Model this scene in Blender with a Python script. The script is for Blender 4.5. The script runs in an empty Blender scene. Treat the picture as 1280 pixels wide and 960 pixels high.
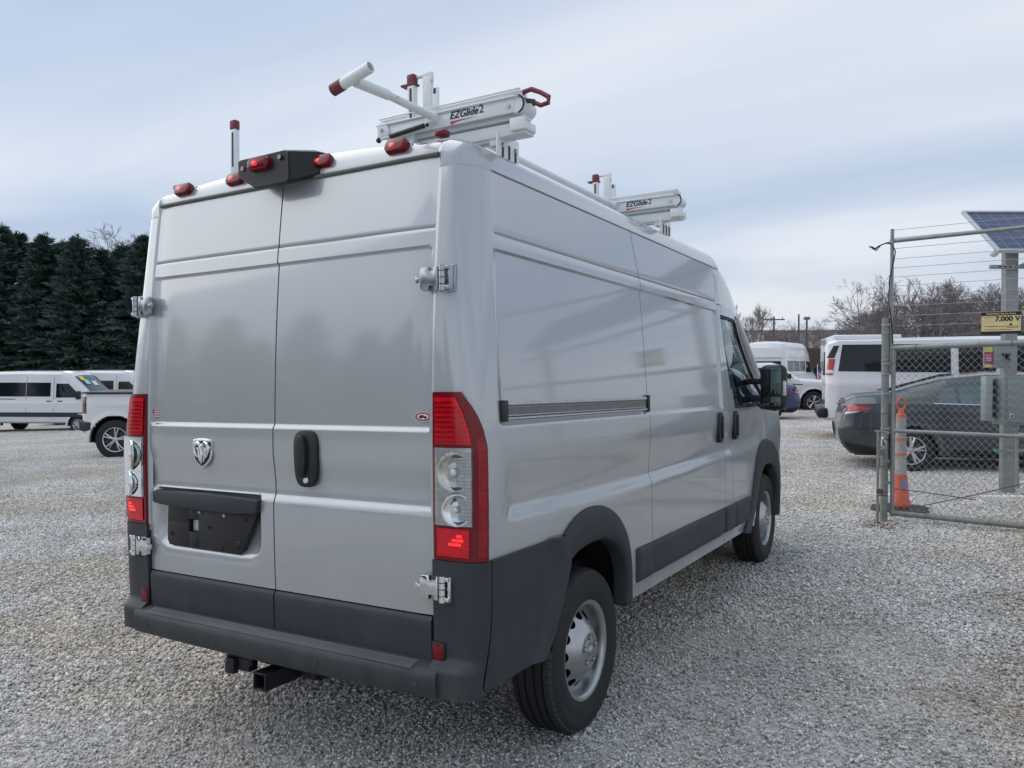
import bpy, bmesh, math, random
import numpy as np
from mathutils import Vector, Matrix, Euler
random.seed(7); rng = np.random.default_rng(7)
S = bpy.context.scene
COL = S.collection
R = math.radians
# ------------------------------------------------------------------ camera
CG = np.array([2.498, -2.2965, 1.6797])
FW = Vector((-0.50601, 0.86228, -0.02059)).normalized()
RT = Vector((0.86246, 0.50612, 0.0)).normalized()
UP = RT.cross(FW)
cam = bpy.data.cameras.new('camera'); camo = bpy.data.objects.new('camera', cam); COL.objects.link(camo)
camo.matrix_world = Matrix.Translation(Vector(CG)) @ Matrix((RT, UP, -FW)).transposed().to_4x4()
cam.sensor_width = 36; cam.lens = 36*1005.9/1280; cam.clip_end = 3000; cam.clip_start = .05
S.camera = camo
# ------------------------------------------------------------------ sky and sun
SUN_EL, SUN_AZ = 50.0, 262.0          # azimuth measured from +y towards +x
w = bpy.data.worlds.new('World'); S.world = w; w.use_nodes = True
nt = w.node_tree; N = nt.nodes; L = nt.links; N.clear()
def nd(t, **k):
    n = N.new(t)
    for a, b in k.items(): setattr(n, a, b)
    return n
out = nd('ShaderNodeOutputWorld'); bg = nd('ShaderNodeBackground'); bg.inputs[1].default_value = .1
L.new(bg.outputs[0], out.inputs[0])
sky = nd('ShaderNodeTexSky', sky_type='NISHITA'); sky.sun_disc = False
sky.sun_elevation = R(SUN_EL); sky.sun_rotation = R(SUN_AZ); sky.dust_density = 2; sky.air_density = 1.3
tc = nd('ShaderNodeTexCoord'); sx = nd('ShaderNodeSeparateXYZ'); L.new(tc.outputs['Generated'], sx.inputs[0])
zc = nd('ShaderNodeMath', operation='ADD'); L.new(sx.outputs[2], zc.inputs[0]); zc.inputs[1].default_value = .16
zm = nd('ShaderNodeMath', operation='MAXIMUM'); L.new(zc.outputs[0], zm.inputs[0]); zm.inputs[1].default_value = .1
dx = nd('ShaderNodeMath', operation='DIVIDE'); L.new(sx.outputs[0], dx.inputs[0]); L.new(zm.outputs[0], dx.inputs[1])
dy = nd('ShaderNodeMath', operation='DIVIDE'); L.new(sx.outputs[1], dy.inputs[0]); L.new(zm.outputs[0], dy.inputs[1])
cb = nd('ShaderNodeCombineXYZ'); L.new(dx.outputs[0], cb.inputs[0]); L.new(dy.outputs[0], cb.inputs[1])
mp = nd('ShaderNodeMapping'); L.new(cb.outputs[0], mp.inputs[0])
mp.inputs['Rotation'].default_value = (0, 0, R(-22)); mp.inputs['Scale'].default_value = (.42, 1.0, 1); mp.inputs['Location'].default_value = (3.7, 1.35, 0)
nz = nd('ShaderNodeTexNoise'); L.new(mp.outputs[0], nz.inputs['Vector']); nz.inputs['Scale'].default_value = .75; nz.inputs['Detail'].default_value = 4.5; nz.inputs['Roughness'].default_value = .46; nz.inputs['Distortion'].default_value = .35
cr = nd('ShaderNodeValToRGB'); L.new(nz.outputs[0], cr.inputs[0])
e = cr.color_ramp.elements
e[0].position = .39; e[0].color = (.335, .425, .575, 1); e[1].position = .615; e[1].color = (.625, .66, .725, 1)
m_ = e.new(.5); m_.color = (.475, .545, .655, 1)
# warm pale band close to the horizon
hr = nd('ShaderNodeMapRange'); L.new(sx.outputs[2], hr.inputs[0]); hr.inputs[1].default_value = -.02; hr.inputs[2].default_value = .20; hr.inputs[3].default_value = 1; hr.inputs[4].default_value = 0; hr.interpolation_type = 'SMOOTHSTEP'
nz2 = nd('ShaderNodeTexNoise'); L.new(mp.outputs[0], nz2.inputs['Vector']); nz2.inputs['Scale'].default_value = .5; nz2.inputs['Detail'].default_value = 3
hm = nd('ShaderNodeMath', operation='MULTIPLY'); L.new(hr.outputs[0], hm.inputs[0]); L.new(nz2.outputs[0], hm.inputs[1])
hm2 = nd('ShaderNodeMath', operation='MULTIPLY'); L.new(hm.outputs[0], hm2.inputs[0]); hm2.inputs[1].default_value = 1.35; hm2.use_clamp = True
mxh = nd('ShaderNodeMix', data_type='RGBA'); L.new(hm2.outputs[0], mxh.inputs[0]); L.new(cr.outputs[0], mxh.inputs[6]); mxh.inputs[7].default_value = (.635, .64, .68, 1)
sc10 = nd('ShaderNodeMix', data_type='RGBA', blend_type='MULTIPLY'); sc10.inputs[0].default_value = 1; L.new(mxh.outputs[2], sc10.inputs[6]); sc10.inputs[7].default_value = (10, 10, 10, 1)
mxs = nd('ShaderNodeMix', data_type='RGBA'); mxs.inputs[0].default_value = .9; L.new(sky.outputs[0], mxs.inputs[6]); L.new(sc10.outputs[2], mxs.inputs[7])
L.new(mxs.outputs[2], bg.inputs[0])
sl = bpy.data.lights.new('sun', 'SUN'); sl.energy = 1.5; sl.angle = R(90); sl.color = (1, .945, .87)
so = bpy.data.objects.new('sun', sl); COL.objects.link(so)
sd = Vector((math.sin(R(SUN_AZ))*math.cos(R(SUN_EL)), math.cos(R(SUN_AZ))*math.cos(R(SUN_EL)), math.sin(R(SUN_EL))))
so.rotation_euler = sd.to_track_quat('Z', 'Y').to_euler(); so.location = (0, 0, 30)
S.view_settings.view_transform = 'Standard'; S.view_settings.look = 'None'; S.view_settings.exposure = .38; S.view_settings.gamma = 1
# ------------------------------------------------------------------ ground frame
NPL = np.array([-0.021203, -0.012457, 0.999698])
SD = np.array([0.86246393, 0.50611854]); DD = np.array([-0.50611854, 0.86246393])
def sm(a, b, x):
    t = np.clip((np.asarray(x, float)-a)/(b-a), 0, 1); return t*t*(3-2*t)
def gz(x, y):
    s = (x-CG[0])*SD[0]+(y-CG[1])*SD[1]; D = (x-CG[0])*DD[0]+(y-CG[1])*DD[1]
    k = 1-sm(45, 75, np.hypot(s, D))
    pl = -(NPL[0]*x+NPL[1]*y)/NPL[2]
    return pl*k-(.27+.2*sm(2, 20, -s))*sm(12, 32, D)
def sD(s, D, dz=0.0):
    x = CG[0]+SD[0]*s+DD[0]*D; y = CG[1]+SD[1]*s+DD[1]*D
    return Vector((x, y, float(gz(x, y))+dz))
HEAD0 = math.atan2(SD[1], SD[0])      # heading of a vehicle that points along +s
# ------------------------------------------------------------------ materials
def rgb(h):
    h = h.lstrip('#'); v = [int(h[i:i+2], 16)/255 for i in (0, 2, 4)]
    return tuple((c/12.92 if c < .04045 else ((c+.055)/1.055)**2.4) for c in v)
MATS = {}
def mat(name, color, rough=.5, metal=0., coat=0., spec=.5, var=.08, vs=6., bump=0., bs=60., emit=None, es=0., trans=0., ior=1.45, coatr=.03, alpha=1.):
    if name in MATS: return MATS[name]
    m = bpy.data.materials.new(name); m.use_nodes = True; MATS[name] = m
    t = m.node_tree; b = t.nodes['Principled BSDF']; I = b.inputs
    I['Base Color'].default_value = (*color, 1); I['Roughness'].default_value = rough; I['Metallic'].default_value = metal
    I['Coat Weight'].default_value = coat; I['Coat Roughness'].default_value = coatr; I['Specular IOR Level'].default_value = spec
    I['Transmission Weight'].default_value = trans; I['IOR'].default_value = ior; I['Alpha'].default_value = alpha
    if emit: I['Emission Color'].default_value = (*emit, 1); I['Emission Strength'].default_value = es
    tc = t.nodes.new('ShaderNodeTexCoord')
    if var > 0:
        n = t.nodes.new('ShaderNodeTexNoise'); n.inputs['Scale'].default_value = vs; n.inputs['Detail'].default_value = 6
        t.links.new(tc.outputs['Object'], n.inputs['Vector'])
        mr = t.nodes.new('ShaderNodeMapRange'); mr.inputs[3].default_value = 1-var*1.6; mr.inputs[4].default_value = 1+var*1.6
        t.links.new(n.outputs[0], mr.inputs[0])
        mx = t.nodes.new('ShaderNodeMix'); mx.data_type = 'RGBA'; mx.blend_type = 'MULTIPLY'; mx.inputs[0].default_value = 1
        mx.inputs[6].default_value = (*color, 1); t.links.new(mr.outputs[0], mx.inputs[7]); t.links.new(mx.outputs[2], I['Base Color'])
        mr2 = t.nodes.new('ShaderNodeMapRange'); mr2.inputs[3].default_value = max(0, rough-var*.6); mr2.inputs[4].default_value = min(1, rough+var*.6)
        t.links.new(n.outputs[0], mr2.inputs[0]); t.links.new(mr2.outputs[0], I['Roughness'])
    if bump > 0:
        n2 = t.nodes.new('ShaderNodeTexNoise'); n2.inputs['Scale'].default_value = bs; n2.inputs['Detail'].default_value = 3
        t.links.new(tc.outputs['Object'], n2.inputs['Vector'])
        bp = t.nodes.new('ShaderNodeBump'); bp.inputs['Strength'].default_value = bump; bp.inputs['Distance'].default_value = .004
        t.links.new(n2.outputs[0], bp.inputs['Height']); t.links.new(bp.outputs[0], I['Normal'])
    return m
SILVER = mat('silver_paint', (.405, .428, .45), rough=.34, metal=.40, coat=1., coatr=.065, var=.03, vs=2., bump=.010, bs=2.2)
TRIM = mat('dark_grey_plastic', (.025, .029, .038), rough=.5, var=.06, vs=4, bump=.25, bs=900)
TRIM2 = mat('dark_grey_plastic_worn', (.027, .031, .039), rough=.58, var=.18, vs=6, bump=.25, bs=900)
BLACK = mat('black_plastic', (.012, .013, .015), rough=.45)
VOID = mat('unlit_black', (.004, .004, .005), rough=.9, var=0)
SEAL = mat('rubber_seal', (.015, .016, .017), rough=.6)
RUBBER = mat('tyre_rubber', (.018, .019, .021), rough=.72, var=.15, vs=12, bump=.3, bs=300)
RUBBERD = mat('dusty_tyre_rubber', (.055, .054, .052), rough=.85, var=.3, vs=14, bump=.3, bs=300)
MATS['silver_paint'].node_tree.nodes['Principled BSDF'].inputs['Coat IOR'].default_value = 1.75
STEEL = mat('silver_wheel_paint', (.40, .415, .42), rough=.30, metal=.8, coat=.3, var=.12, vs=14)
ALU = mat('scuffed_aluminium', (.52, .53, .52), rough=.45, metal=.5, var=.22, vs=25)
CHROME = mat('chrome', (.75, .77, .8), rough=.09, metal=1, var=.03)
HINGE = mat('satin_chrome', (.38, .40, .43), rough=.25, metal=.95, var=.1, vs=30)
WHITEP = mat('white_powder_coat', (.72, .75, .76), rough=.33, coat=.25, var=.05, vs=8)
REDCAP = mat('faded_red_plastic', (.16, .028, .042), rough=.5, var=.12, vs=20)
REDLENS = mat('red_lens', (.38, .003, .008), rough=.12, coat=1, var=.1, vs=30)
DREDLENS = mat('dark_red_lens', (.15, .002, .008), rough=.18, coat=.35, spec=.3, var=.1, vs=30)
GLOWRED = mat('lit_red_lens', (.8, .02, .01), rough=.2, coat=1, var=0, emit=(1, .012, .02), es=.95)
GLASSD = mat('tinted_glass', (.01, .014, .017), rough=.03, spec=.8, coat=1, var=0)
WHITEV = mat('white_vehicle_paint', (.70, .715, .73), rough=.3, coat=1, var=.03, vs=1.5)
def glassmat(name, tint, alpha):
    m = bpy.data.materials.new(name); m.use_nodes = True; t = m.node_tree; t.nodes.clear()
    o = t.nodes.new('ShaderNodeOutputMaterial'); tr = t.nodes.new('ShaderNodeBsdfTransparent'); tr.inputs[0].default_value = (*tint, 1)
    gl = t.nodes.new('ShaderNodeBsdfGlossy'); gl.inputs['Roughness'].default_value = .02; gl.inputs[0].default_value = (.9, .95, 1, 1)
    fr = t.nodes.new('ShaderNodeFresnel'); fr.inputs[0].default_value = 1.5
    ma = t.nodes.new('ShaderNodeMath'); ma.operation = 'MULTIPLY_ADD'; ma.inputs[1].default_value = 1.0; ma.inputs[2].default_value = alpha
    mx = t.nodes.new('ShaderNodeMixShader'); t.links.new(fr.outputs[0], ma.inputs[0]); t.links.new(ma.outputs[0], mx.inputs[0])
    t.links.new(tr.outputs[0], mx.inputs[1]); t.links.new(gl.outputs[0], mx.inputs[2]); t.links.new(mx.outputs[0], o.inputs[0]); return m
WGLASS = glassmat('window_glass', (.30, .40, .39), .03)
CLEARP = glassmat('clear_lens_plastic', (.93, .95, .96), .03)
def road_film(m, amount, z_hi=1.05, z_lo=.50, col=(.33, .31, .28), sc=7.):
    '''dried splash and dust that thins out upwards on the lower body'''
    t = m.node_tree; b = t.nodes['Principled BSDF']; n = t.nodes.new; l = t.links.new; tc = n('ShaderNodeTexCoord'); sp = n('ShaderNodeSeparateXYZ'); l(tc.outputs['Object'], sp.inputs[0])
    mr = n('ShaderNodeMapRange'); mr.interpolation_type = 'SMOOTHSTEP'; l(sp.outputs[2], mr.inputs[0]); mr.inputs[1].default_value = z_hi; mr.inputs[2].default_value = z_lo
    nz = n('ShaderNodeTexNoise'); nz.inputs['Scale'].default_value = sc; nz.inputs['Detail'].default_value = 8; nz.inputs['Roughness'].default_value = .7; mp = n('ShaderNodeMapping'); mp.inputs['Scale'].default_value = (1, 1, .35); l(tc.outputs['Object'], mp.inputs[0]); l(mp.outputs[0], nz.inputs['Vector'])
    r2 = n('ShaderNodeMapRange'); l(nz.outputs[0], r2.inputs[0]); r2.inputs[1].default_value = .38; r2.inputs[2].default_value = .72; r2.inputs[4].default_value = amount
    ml = n('ShaderNodeMath'); ml.operation = 'MULTIPLY'; l(mr.outputs[0], ml.inputs[0]); l(r2.outputs[0], ml.inputs[1])
    mx = n('ShaderNodeMix'); mx.data_type = 'RGBA'; l(ml.outputs[0], mx.inputs[0]); src = b.inputs['Base Color'].links[0].from_socket; l(src, mx.inputs[6]); mx.inputs[7].default_value = (*col, 1); l(mx.outputs[2], b.inputs['Base Color'])
    cw = n('ShaderNodeMath'); cw.operation = 'MULTIPLY_ADD'; l(ml.outputs[0], cw.inputs[0]); c0 = b.inputs['Coat Weight'].default_value; cw.inputs[1].default_value = -c0; cw.inputs[2].default_value = c0; l(cw.outputs[0], b.inputs['Coat Weight'])
road_film(SILVER, .42, 1.15, .50); road_film(TRIM2, .13, 1.1, .35, (.20, .19, .175), 9.); road_film(TRIM, .12, 1.0, .5, (.20, .19, .175), 9.)
# ------------------------------------------------------------------ mesh helpers
def mk(name, V, F, m, parent=None, smooth=True, ang=38, mats=None, fm=None):
    me = bpy.data.meshes.new(name)
    V = np.asarray(V, float).reshape(-1, 3)
    me.from_pydata(V.tolist(), [], [list(map(int, f)) for f in F]); me.update()
    o = bpy.data.objects.new(name, me); COL.objects.link(o)
    if mats:
        for q in mats: me.materials.append(q)
        me.polygons.foreach_set('material_index', fm)
    elif m: me.materials.append(m)
    if smooth:
        me.polygons.foreach_set('use_smooth', [True]*len(me.polygons))
        try: me.set_sharp_from_angle(angle=R(ang))
        except Exception: pass
    if parent is not None: o.parent = parent
    return o
def thing(name, label, cat, loc=(0, 0, 0), rz=0., group=None, M=None):
    o = bpy.data.objects.new(name, None); COL.objects.link(o); o.empty_display_size = .2
    if M is not None: o.matrix_world = M
    else: o.location = loc; o.rotation_euler = (0, 0, rz)
    o['label'] = label; o['category'] = cat
    if group: o['group'] = group
    return o
def tag(o, label=None, cat=None, group=None, kind=None):
    if label: o['label'] = label
    if cat: o['category'] = cat
    if group: o['group'] = group
    if kind: o['kind'] = kind
    return o
def copy_tree(o, parent=None):
    c = o.copy(); COL.objects.link(c)
    if parent is not None: c.parent = parent; c.matrix_parent_inverse = o.matrix_parent_inverse
    for ch in list(o.children): copy_tree(ch, c)
    return c
class MB:
    def __init__(s): s.V = []; s.F = []; s.n = 0
    def add(s, V, F):
        V = np.asarray(V, float).reshape(-1, 3)
        for f in F: s.F.append([i+s.n for i in f])
        s.V.append(V); s.n += len(V); return s
    def box(s, c, d, bev=0., seg=2, rot=None):
        c = np.array(c, float); d = np.array(d, float)
        if bev <= 0:
            V = np.array([[x, y, z] for x in (-.5, .5) for y in (-.5, .5) for z in (-.5, .5)])*d
            F = [(0, 1, 3, 2), (4, 6, 7, 5), (0, 4, 5, 1), (2, 3, 7, 6), (0, 2, 6, 4), (1, 5, 7, 3)]
        else:
            bm = bmesh.new(); bmesh.ops.create_cube(bm, size=1)
            for v in bm.verts: v.co = Vector(np.array(v.co)*d)
            bmesh.ops.bevel(bm, geom=bm.edges[:], offset=min(bev, min(d)*.49), segments=seg, profile=.5, affect='EDGES')
            bm.verts.index_update(); V = np.array([v.co[:] for v in bm.verts]); F = [[v.index for v in f.verts] for f in bm.faces]; bm.free()
        if rot is not None: V = V @ np.array(Euler(rot).to_matrix()).T
        return s.add(V+c, F)
    def tube(s, pts, r, n=10, cap=True, rr=None):
        P = [Vector(p) for p in pts]; V = []; m = len(P)
        up = None
        for i, p in enumerate(P):
            d = (P[min(i+1, m-1)]-P[max(i-1, 0)]).normalized()
            if up is None: up = d.orthogonal().normalized()
            up = (up-d*up.dot(d)).normalized(); sd = d.cross(up)
            ri = rr[i] if rr is not None else r
            for k in range(n):
                a = 2*math.pi*k/n; V.append(p+(up*math.cos(a)+sd*math.sin(a))*ri)
        F = []
        for i in range(m-1):
            for k in range(n): F.append((i*n+k, i*n+(k+1) % n, (i+1)*n+(k+1) % n, (i+1)*n+k))
        if cap: F.append(tuple(range(n))[::-1]); F.append(tuple((m-1)*n+k for k in range(n)))
        return s.add([v[:] for v in V], F)
    def lathe(s, prof, n=48, ax='x', c=(0, 0, 0), close=False):
        # prof: list of (a, r) : a along axis, r radius
        V = []
        for a, r in prof:
            for k in range(n):
                t = 2*math.pi*k/n; u, v = r*math.cos(t), r*math.sin(t)
                V.append({'x': (a, u, v), 'y': (v, a, u), 'z': (u, v, a)}[ax])
        F = []; m = len(prof)
        for i in range(m-1 if not close else m):
            j = (i+1) % m
            for k in range(n): F.append((i*n+k, i*n+(k+1) % n, j*n+(k+1) % n, j*n+k))
        return s.add(np.array(V)+np.array(c), F)
    def prism(s, poly, depth, M=None, bev=0.):
        # poly in local xy, extruded along +z by depth
        bm = bmesh.new(); vs = [bm.verts.new((x, y, 0)) for x, y in poly]; f = bm.faces.new(vs)
        if f.normal.z > 0: f.normal_flip()
        r = bmesh.ops.extrude_face_region(bm, geom=[f]); ex = [g for g in r['geom'] if isinstance(g, bmesh.types.BMVert)]
        for v in ex: v.co.z += depth
        bm.normal_update()
        if bev > 0:
            top = [e_ for e_ in bm.edges if all(v in ex for v in e_.verts)]
            bmesh.ops.bevel(bm, geom=top, offset=bev, segments=2, profile=.5, affect='EDGES')
        bmesh.ops.recalc_face_normals(bm, faces=bm.faces[:])
        bm.verts.index_update(); V = np.array([v.co[:] for v in bm.verts]); F = [[v.index for v in f.verts] for f in bm.faces]; bm.free()
        if M is not None: V = V @ np.array(M.to_3x3()).T + np.array(M.translation)
        return s.add(V, F)
    def grid(s, P, close_u=False):
        P = np.asarray(P); a, b, _ = P.shape; F = []
        for i in range(a-1):
            for j in range(b-1): F.append((i*b+j, i*b+j+1, (i+1)*b+j+1, (i+1)*b+j))
            if close_u: F.append((i*b+b-1, i*b, (i+1)*b, (i+1)*b+b-1))
        return s.add(P.reshape(-1, 3), F)
    def sphere(s, c, r, n=12, m=8, sc=(1, 1, 1)):
        V = []; 
        for i in range(m+1):
            p = math.pi*i/m
            for k in range(n):
                t = 2*math.pi*k/n; V.append((math.sin(p)*math.cos(t), math.sin(p)*math.sin(t), math.cos(p)))
        F = [(i*n+k, (i+1)*n+k, (i+1)*n+(k+1) % n, i*n+(k+1) % n) for i in range(m) for k in range(n)]
        return s.add(np.array(V)*r*np.array(sc)+np.array(c), F)
    def out(s, name, m, parent=None, smooth=True, ang=38, M=None):
        V = np.vstack(s.V)
        if M is not None: V = V @ np.array(M.to_3x3()).T + np.array(M.translation)
        return mk(name, V, s.F, m, parent, smooth, ang)
def panel(name, P, m, parent, flange=.02, flip=False, mask=None, smooth=True, ang=38):
    """A sheet of body work: grid of points with its four edges turned inwards."""
    P = np.asarray(P, float)
    if mask is None:
        E1 = np.gradient(P, axis=0); E2 = np.gradient(P, axis=1); nn = np.cross(E2, E1); nn /= np.linalg.norm(nn, axis=2, keepdims=True)+1e-9
        if flip: nn = -nn
        a, b, _ = P.shape
        rng_ = [np.vstack([P[:1]-nn[:1]*flange, P, P[-1:]-nn[-1:]*flange])]
        Q = rng_[0]; n2 = np.vstack([nn[:1], nn, nn[-1:]])
        l = Q[:, :1]-n2[:, :1]*flange*np.r_[0, np.ones(a), 0][:, None, None]; r = Q[:, -1:]-n2[:, -1:]*flange*np.r_[0, np.ones(a), 0][:, None, None]
        Q = np.hstack([l, Q, r])
    else: Q = P
    a, b, _ = Q.shape; F = []
    for i in range(a-1):
        for j in range(b-1):
            if mask is not None and not mask[i, j]: continue
            f = (i*b+j, i*b+j+1, (i+1)*b+j+1, (i+1)*b+j)
            F.append(f[::-1] if flip else f)
    return mk(name, Q.reshape(-1, 3), F, m, parent, smooth, ang)
FONT = None
def text_mesh(txt, size=1., extr=0., shear=0., align='CENTER', spacing=1.):
    cu = bpy.data.curves.new('txt', 'FONT'); cu.body = txt; cu.size = size; cu.extrude = extr; cu.shear = shear
    cu.align_x = align; cu.align_y = 'CENTER'; cu.space_character = spacing; cu.resolution_u = 3
    o = bpy.data.objects.new('txt', cu); COL.objects.link(o); dg = bpy.context.evaluated_depsgraph_get(); dg.update()
    me = bpy.data.meshes.new_from_object(o.evaluated_get(dg)); V = np.array([v.co[:] for v in me.vertices]).reshape(-1, 3); F = [list(p.vertices) for p in me.polygons]
    bpy.data.objects.remove(o); bpy.data.curves.remove(cu); bpy.data.meshes.remove(me)
    return V, F
def lines(a, b, step, extra=(), w=.006):
    L_ = list(np.arange(a, b, step))+[b]
    for x in extra:
        for d in (-w*1.6, -w*.8, 0, w*.8, w*1.6):
            if a < x+d < b: L_.append(x+d)
    L_ = sorted(L_); o = [L_[0]]
    for x in L_[1:]:
        if x-o[-1] > 1e-4: o.append(x)
    o[-1] = b
    return np.array(o)
# ================================================================== the silver cargo van
A_ = 0.0323; TH = -0.024593602
GROT = Matrix.Rotation(TH, 4, Vector((DD[0], DD[1], 0)))       # slope of the lot
VM = GROT @ Matrix.Rotation(-A_, 4, 'X')                        # the van stands slightly nose-down
VAN = thing('cargo_van', 'silver high-roof cargo van with dark grey lower cladding, rear doors facing the camera', 'van', M=VM)
_zx = np.array([.45, .8, 1.1, 1.4, 1.6, 1.85, 2.1, 2.42]); _xx = np.array([1.004, 1.008, 1.008, 1.003, .993, .975, .957, .936])
_pz = np.polyfit(_zx, _xx, 4)
def xs(z): return np.polyval(_pz, np.clip(z, .45, 2.45))
_py = np.polyfit([.58, .75, .89, 1.15, 1.35, 1.46, 1.81, 2.06, 2.18, 2.44], [.050, .046, .041, .036, .034, .033, .048, .061, .071, .100], 3)
def yr(z): return np.polyval(_py, z)
def rrect(a, b, a0, a1, b0, b1, r=.04, w=.006, wb=None):
    """1 inside a rounded rectangle, falling to 0 across a border of width w"""
    ca, cb_ = (a0+a1)/2, (b0+b1)/2; qa = np.abs(a-ca)-(a1-a0)/2+r; qb = np.abs(b-cb_)-(b1-b0)/2+r
    d = np.hypot(np.maximum(qa, 0), np.maximum(qb, 0))+np.minimum(np.maximum(qa, qb), 0)-r
    return 1-sm(-w, w, d)
def taper(y, z):
    k = np.maximum(y-3.15, 0); up = sm(1.3, 2.1, z)
    t = .10*k*k*up + .02*np.maximum(y-4.2, 0)**2
    return t+.55*np.maximum(y-4.75, 0)**2
def side_dep(y, z):
    zc = 1.10+.022*np.maximum(y-1.7, 0)+.02*np.maximum(.9-y, 0)
    f = .0185*sm(zc-.035, zc+.040, z)*(1-sm(zc+.06, zc+.24, z))*sm(.17, .30, y)*(1-sm(3.9, 4.2, y))
    d = f
    # glazed-panel recess: sharp above, a sloping ledge below
    q = rrect(y, z, .168, 3.105, 1.30, 2.108, r=.035, w=.004)*sm(1.438, 1.460, z)
    d = d+.012*q
    d = d+.008*np.exp(-((z-2.172)/.0042)**2)*sm(.16, .2, y)*(1-sm(3.10, 3.14, y))
    d = d+.0025*sm(2.172, 2.18, z)*sm(.16, .2, y)
    # shallow seam where the corner pillar is welded on
    ys = .195+.10*(2.37-z)*(1-sm(1.9, 1.5, z))
    d = d+.0022*np.exp(-((y-ys)/.005)**2)*sm(1.56, 1.62, z)*(1-sm(2.385, 2.40, z))
    d = d-.006*np.exp(-((z-.60)/.012)**2)*0
    # sill step below the moulding
    d = d+.010*(1-sm(.575, .60, z))*sm(1.38, 1.44, y)
    return d
RAILY = (.20, 1.722); 
def X(y, z): return xs(z)-side_dep(y, z)-taper(y, z)
ZL = lines(.525, 2.405, .035, (1.10, 1.15, 1.44, 1.47, 2.108, 2.172, .60, 2.39), .006)
def gap_y(z): return np.where(z > 2.13, 1.729-.34*(z-2.13), 1.722+.008*sm(1.2, 2.1, z))
def corner(z, u, off=0.):
    """outline of the rear pillar at height z, u 0 at the door edge, 1 on the side"""
    Xs = xs(z); y0 = yr(z)
    k = float(1-sm(1.35, 2.25, z)); ca_ = np.array([(.812, y0), (.875, y0+.004), (.935*Xs/.985, y0+.018), (Xs-.014, y0+.072), (Xs-.003, y0+.105), (Xs, y0+.15)])
    cb2 = np.array([(.812, y0), (.89, y0+.001), (Xs-.052, y0+.005), (Xs-.008, y0+.030), (Xs-.001, y0+.070), (Xs, y0+.15)]); c = [tuple(q) for q in ca_*(1-k)+cb2*k]
    for _ in range(2):
        o = [c[0]]
        for p_, q_ in zip(c[:-1], c[1:]):
            o.append((p_[0]*.75+q_[0]*.25, p_[1]*.75+q_[1]*.25)); o.append((p_[0]*.25+q_[0]*.75, p_[1]*.25+q_[1]*.75))
        o.append(c[-1]); c = o
    c = np.array(c); d = np.gradient(c, axis=0); n = np.stack([d[:, 1], -d[:, 0]], 1); n /= np.linalg.norm(n, axis=1, keepdims=True)
    c = c+n*off
    t = np.r_[0, np.cumsum(np.hypot(*np.diff(c, axis=0).T))]; t /= t[-1]
    return np.interp(u, t, c[:, 0]), np.interp(u, t, c[:, 1])
def side_grid(sgn, ys_fun, zl, ny, off=0., extra=()):
    """rows: z, cols: y between ys_fun(z)=(y0,y1)"""
    rows = []
    for z in zl:
        y0, y1 = ys_fun(z)
        yy = np.unique(np.clip(np.r_[np.linspace(0, 1, ny)]*(y1-y0)+y0, y0, y1))
        rows.append(np.stack([sgn*(X(yy, z)+off), yy, np.full_like(yy, z)], 1))
    return np.array(rows)
def in_rear_arch(y, z): return ((y < 1.) & (z < .93)) | (np.abs((y-1.03)/.365)**3.2+np.maximum((z-.5)/.43, 0)**3.2 < 1)
def in_front_arch(y, z): return (np.abs((y-4.38)/.41)**3+np.maximum((z-.55)/.47, 0)**3 < 1)
def masked_panel(name, P, m, parent, hole, flip):
    a, b, _ = P.shape; c = (P[:-1, :-1]+P[1:, 1:])/2; k = ~hole(c[..., 1], c[..., 2])
    return panel(name, P, m, parent, mask=k, flip=flip)
def add_flange(P, sides, depth=.022):
    """adds a row/column turned inwards (towards x=0, or +y at the rear)"""
    P = P.copy()
    c = np.array([0, 1.0, 1.3])
    def inn(E):
        v = c-E; v[..., 2] = 0
        v[..., 1] = np.where(E[..., 1] < .2, 1., 0.)*.6
        v[..., 0] = -np.sign(E[..., 0])
        v /= np.linalg.norm(v, axis=-1, keepdims=True); return E+v*depth
    if 'l' in sides: P = np.concatenate([inn(P[:, :1]), P], 1)
    if 'r' in sides: P = np.concatenate([P, inn(P[:, -1:])], 1)
    if 'b' in sides: P = np.concatenate([inn(P[:1]), P], 0)
    if 't' in sides: P = np.concatenate([P, inn(P[-1:])], 0)
    return P
for sgn in (1, -1):
    fl = sgn > 0
    # rear pillar and quarter panel in one pressing
    rows = []
    for z in ZL:
        u = np.linspace(0, 1, 26)[:-1]; cx, cy = corner(z, u)
        y0 = yr(z)+.15; y1 = gap_y(z)-.003
        ex = [.168, .2, .235]
        yy = np.concatenate([np.linspace(y0, .30, 12), np.linspace(.30, y1, 44)[1:]])
        xx = X(yy, z); bl = sm(y0, y0+.05, yy); xx = xs(z)*(1-bl)+xx*bl
        rows.append(np.stack([np.r_[sgn*cx, sgn*xx], np.r_[cy, yy], np.full(len(cx)+len(yy), z)], 1))
    P = add_flange(np.array(rows), 'lrtb')
    masked_panel('quarter_panel', P, SILVER, VAN, in_rear_arch, not fl)
    P = side_grid(sgn, lambda z: (gap_y(z)+.003, 3.118), ZL, 52); masked_panel('sliding_door' if fl else 'side_panel', add_flange(P, 'lrtb'), SILVER, VAN, lambda y, z: y < -9, not fl)
    P = side_grid(sgn, lambda z: (3.124, 3.335-.045*sm(.6, 1.0, z)-.135*sm(1.1, 2.1, z)), ZL[ZL < 2.17], 10); masked_panel('door_pillar', add_flange(P, 'lrtb'), SILVER, VAN, lambda y, z: y < -9, not fl)
def fd_rear(z): return 3.341-.045*sm(.6, 1.0, z)-.135*sm(1.1, 2.1, z)
def fd_front(z): return np.where(z < 1.42, 4.32, 4.62-(z-1.42)*1.32)
WZ0, WZ1 = 1.435, 2.09
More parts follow.
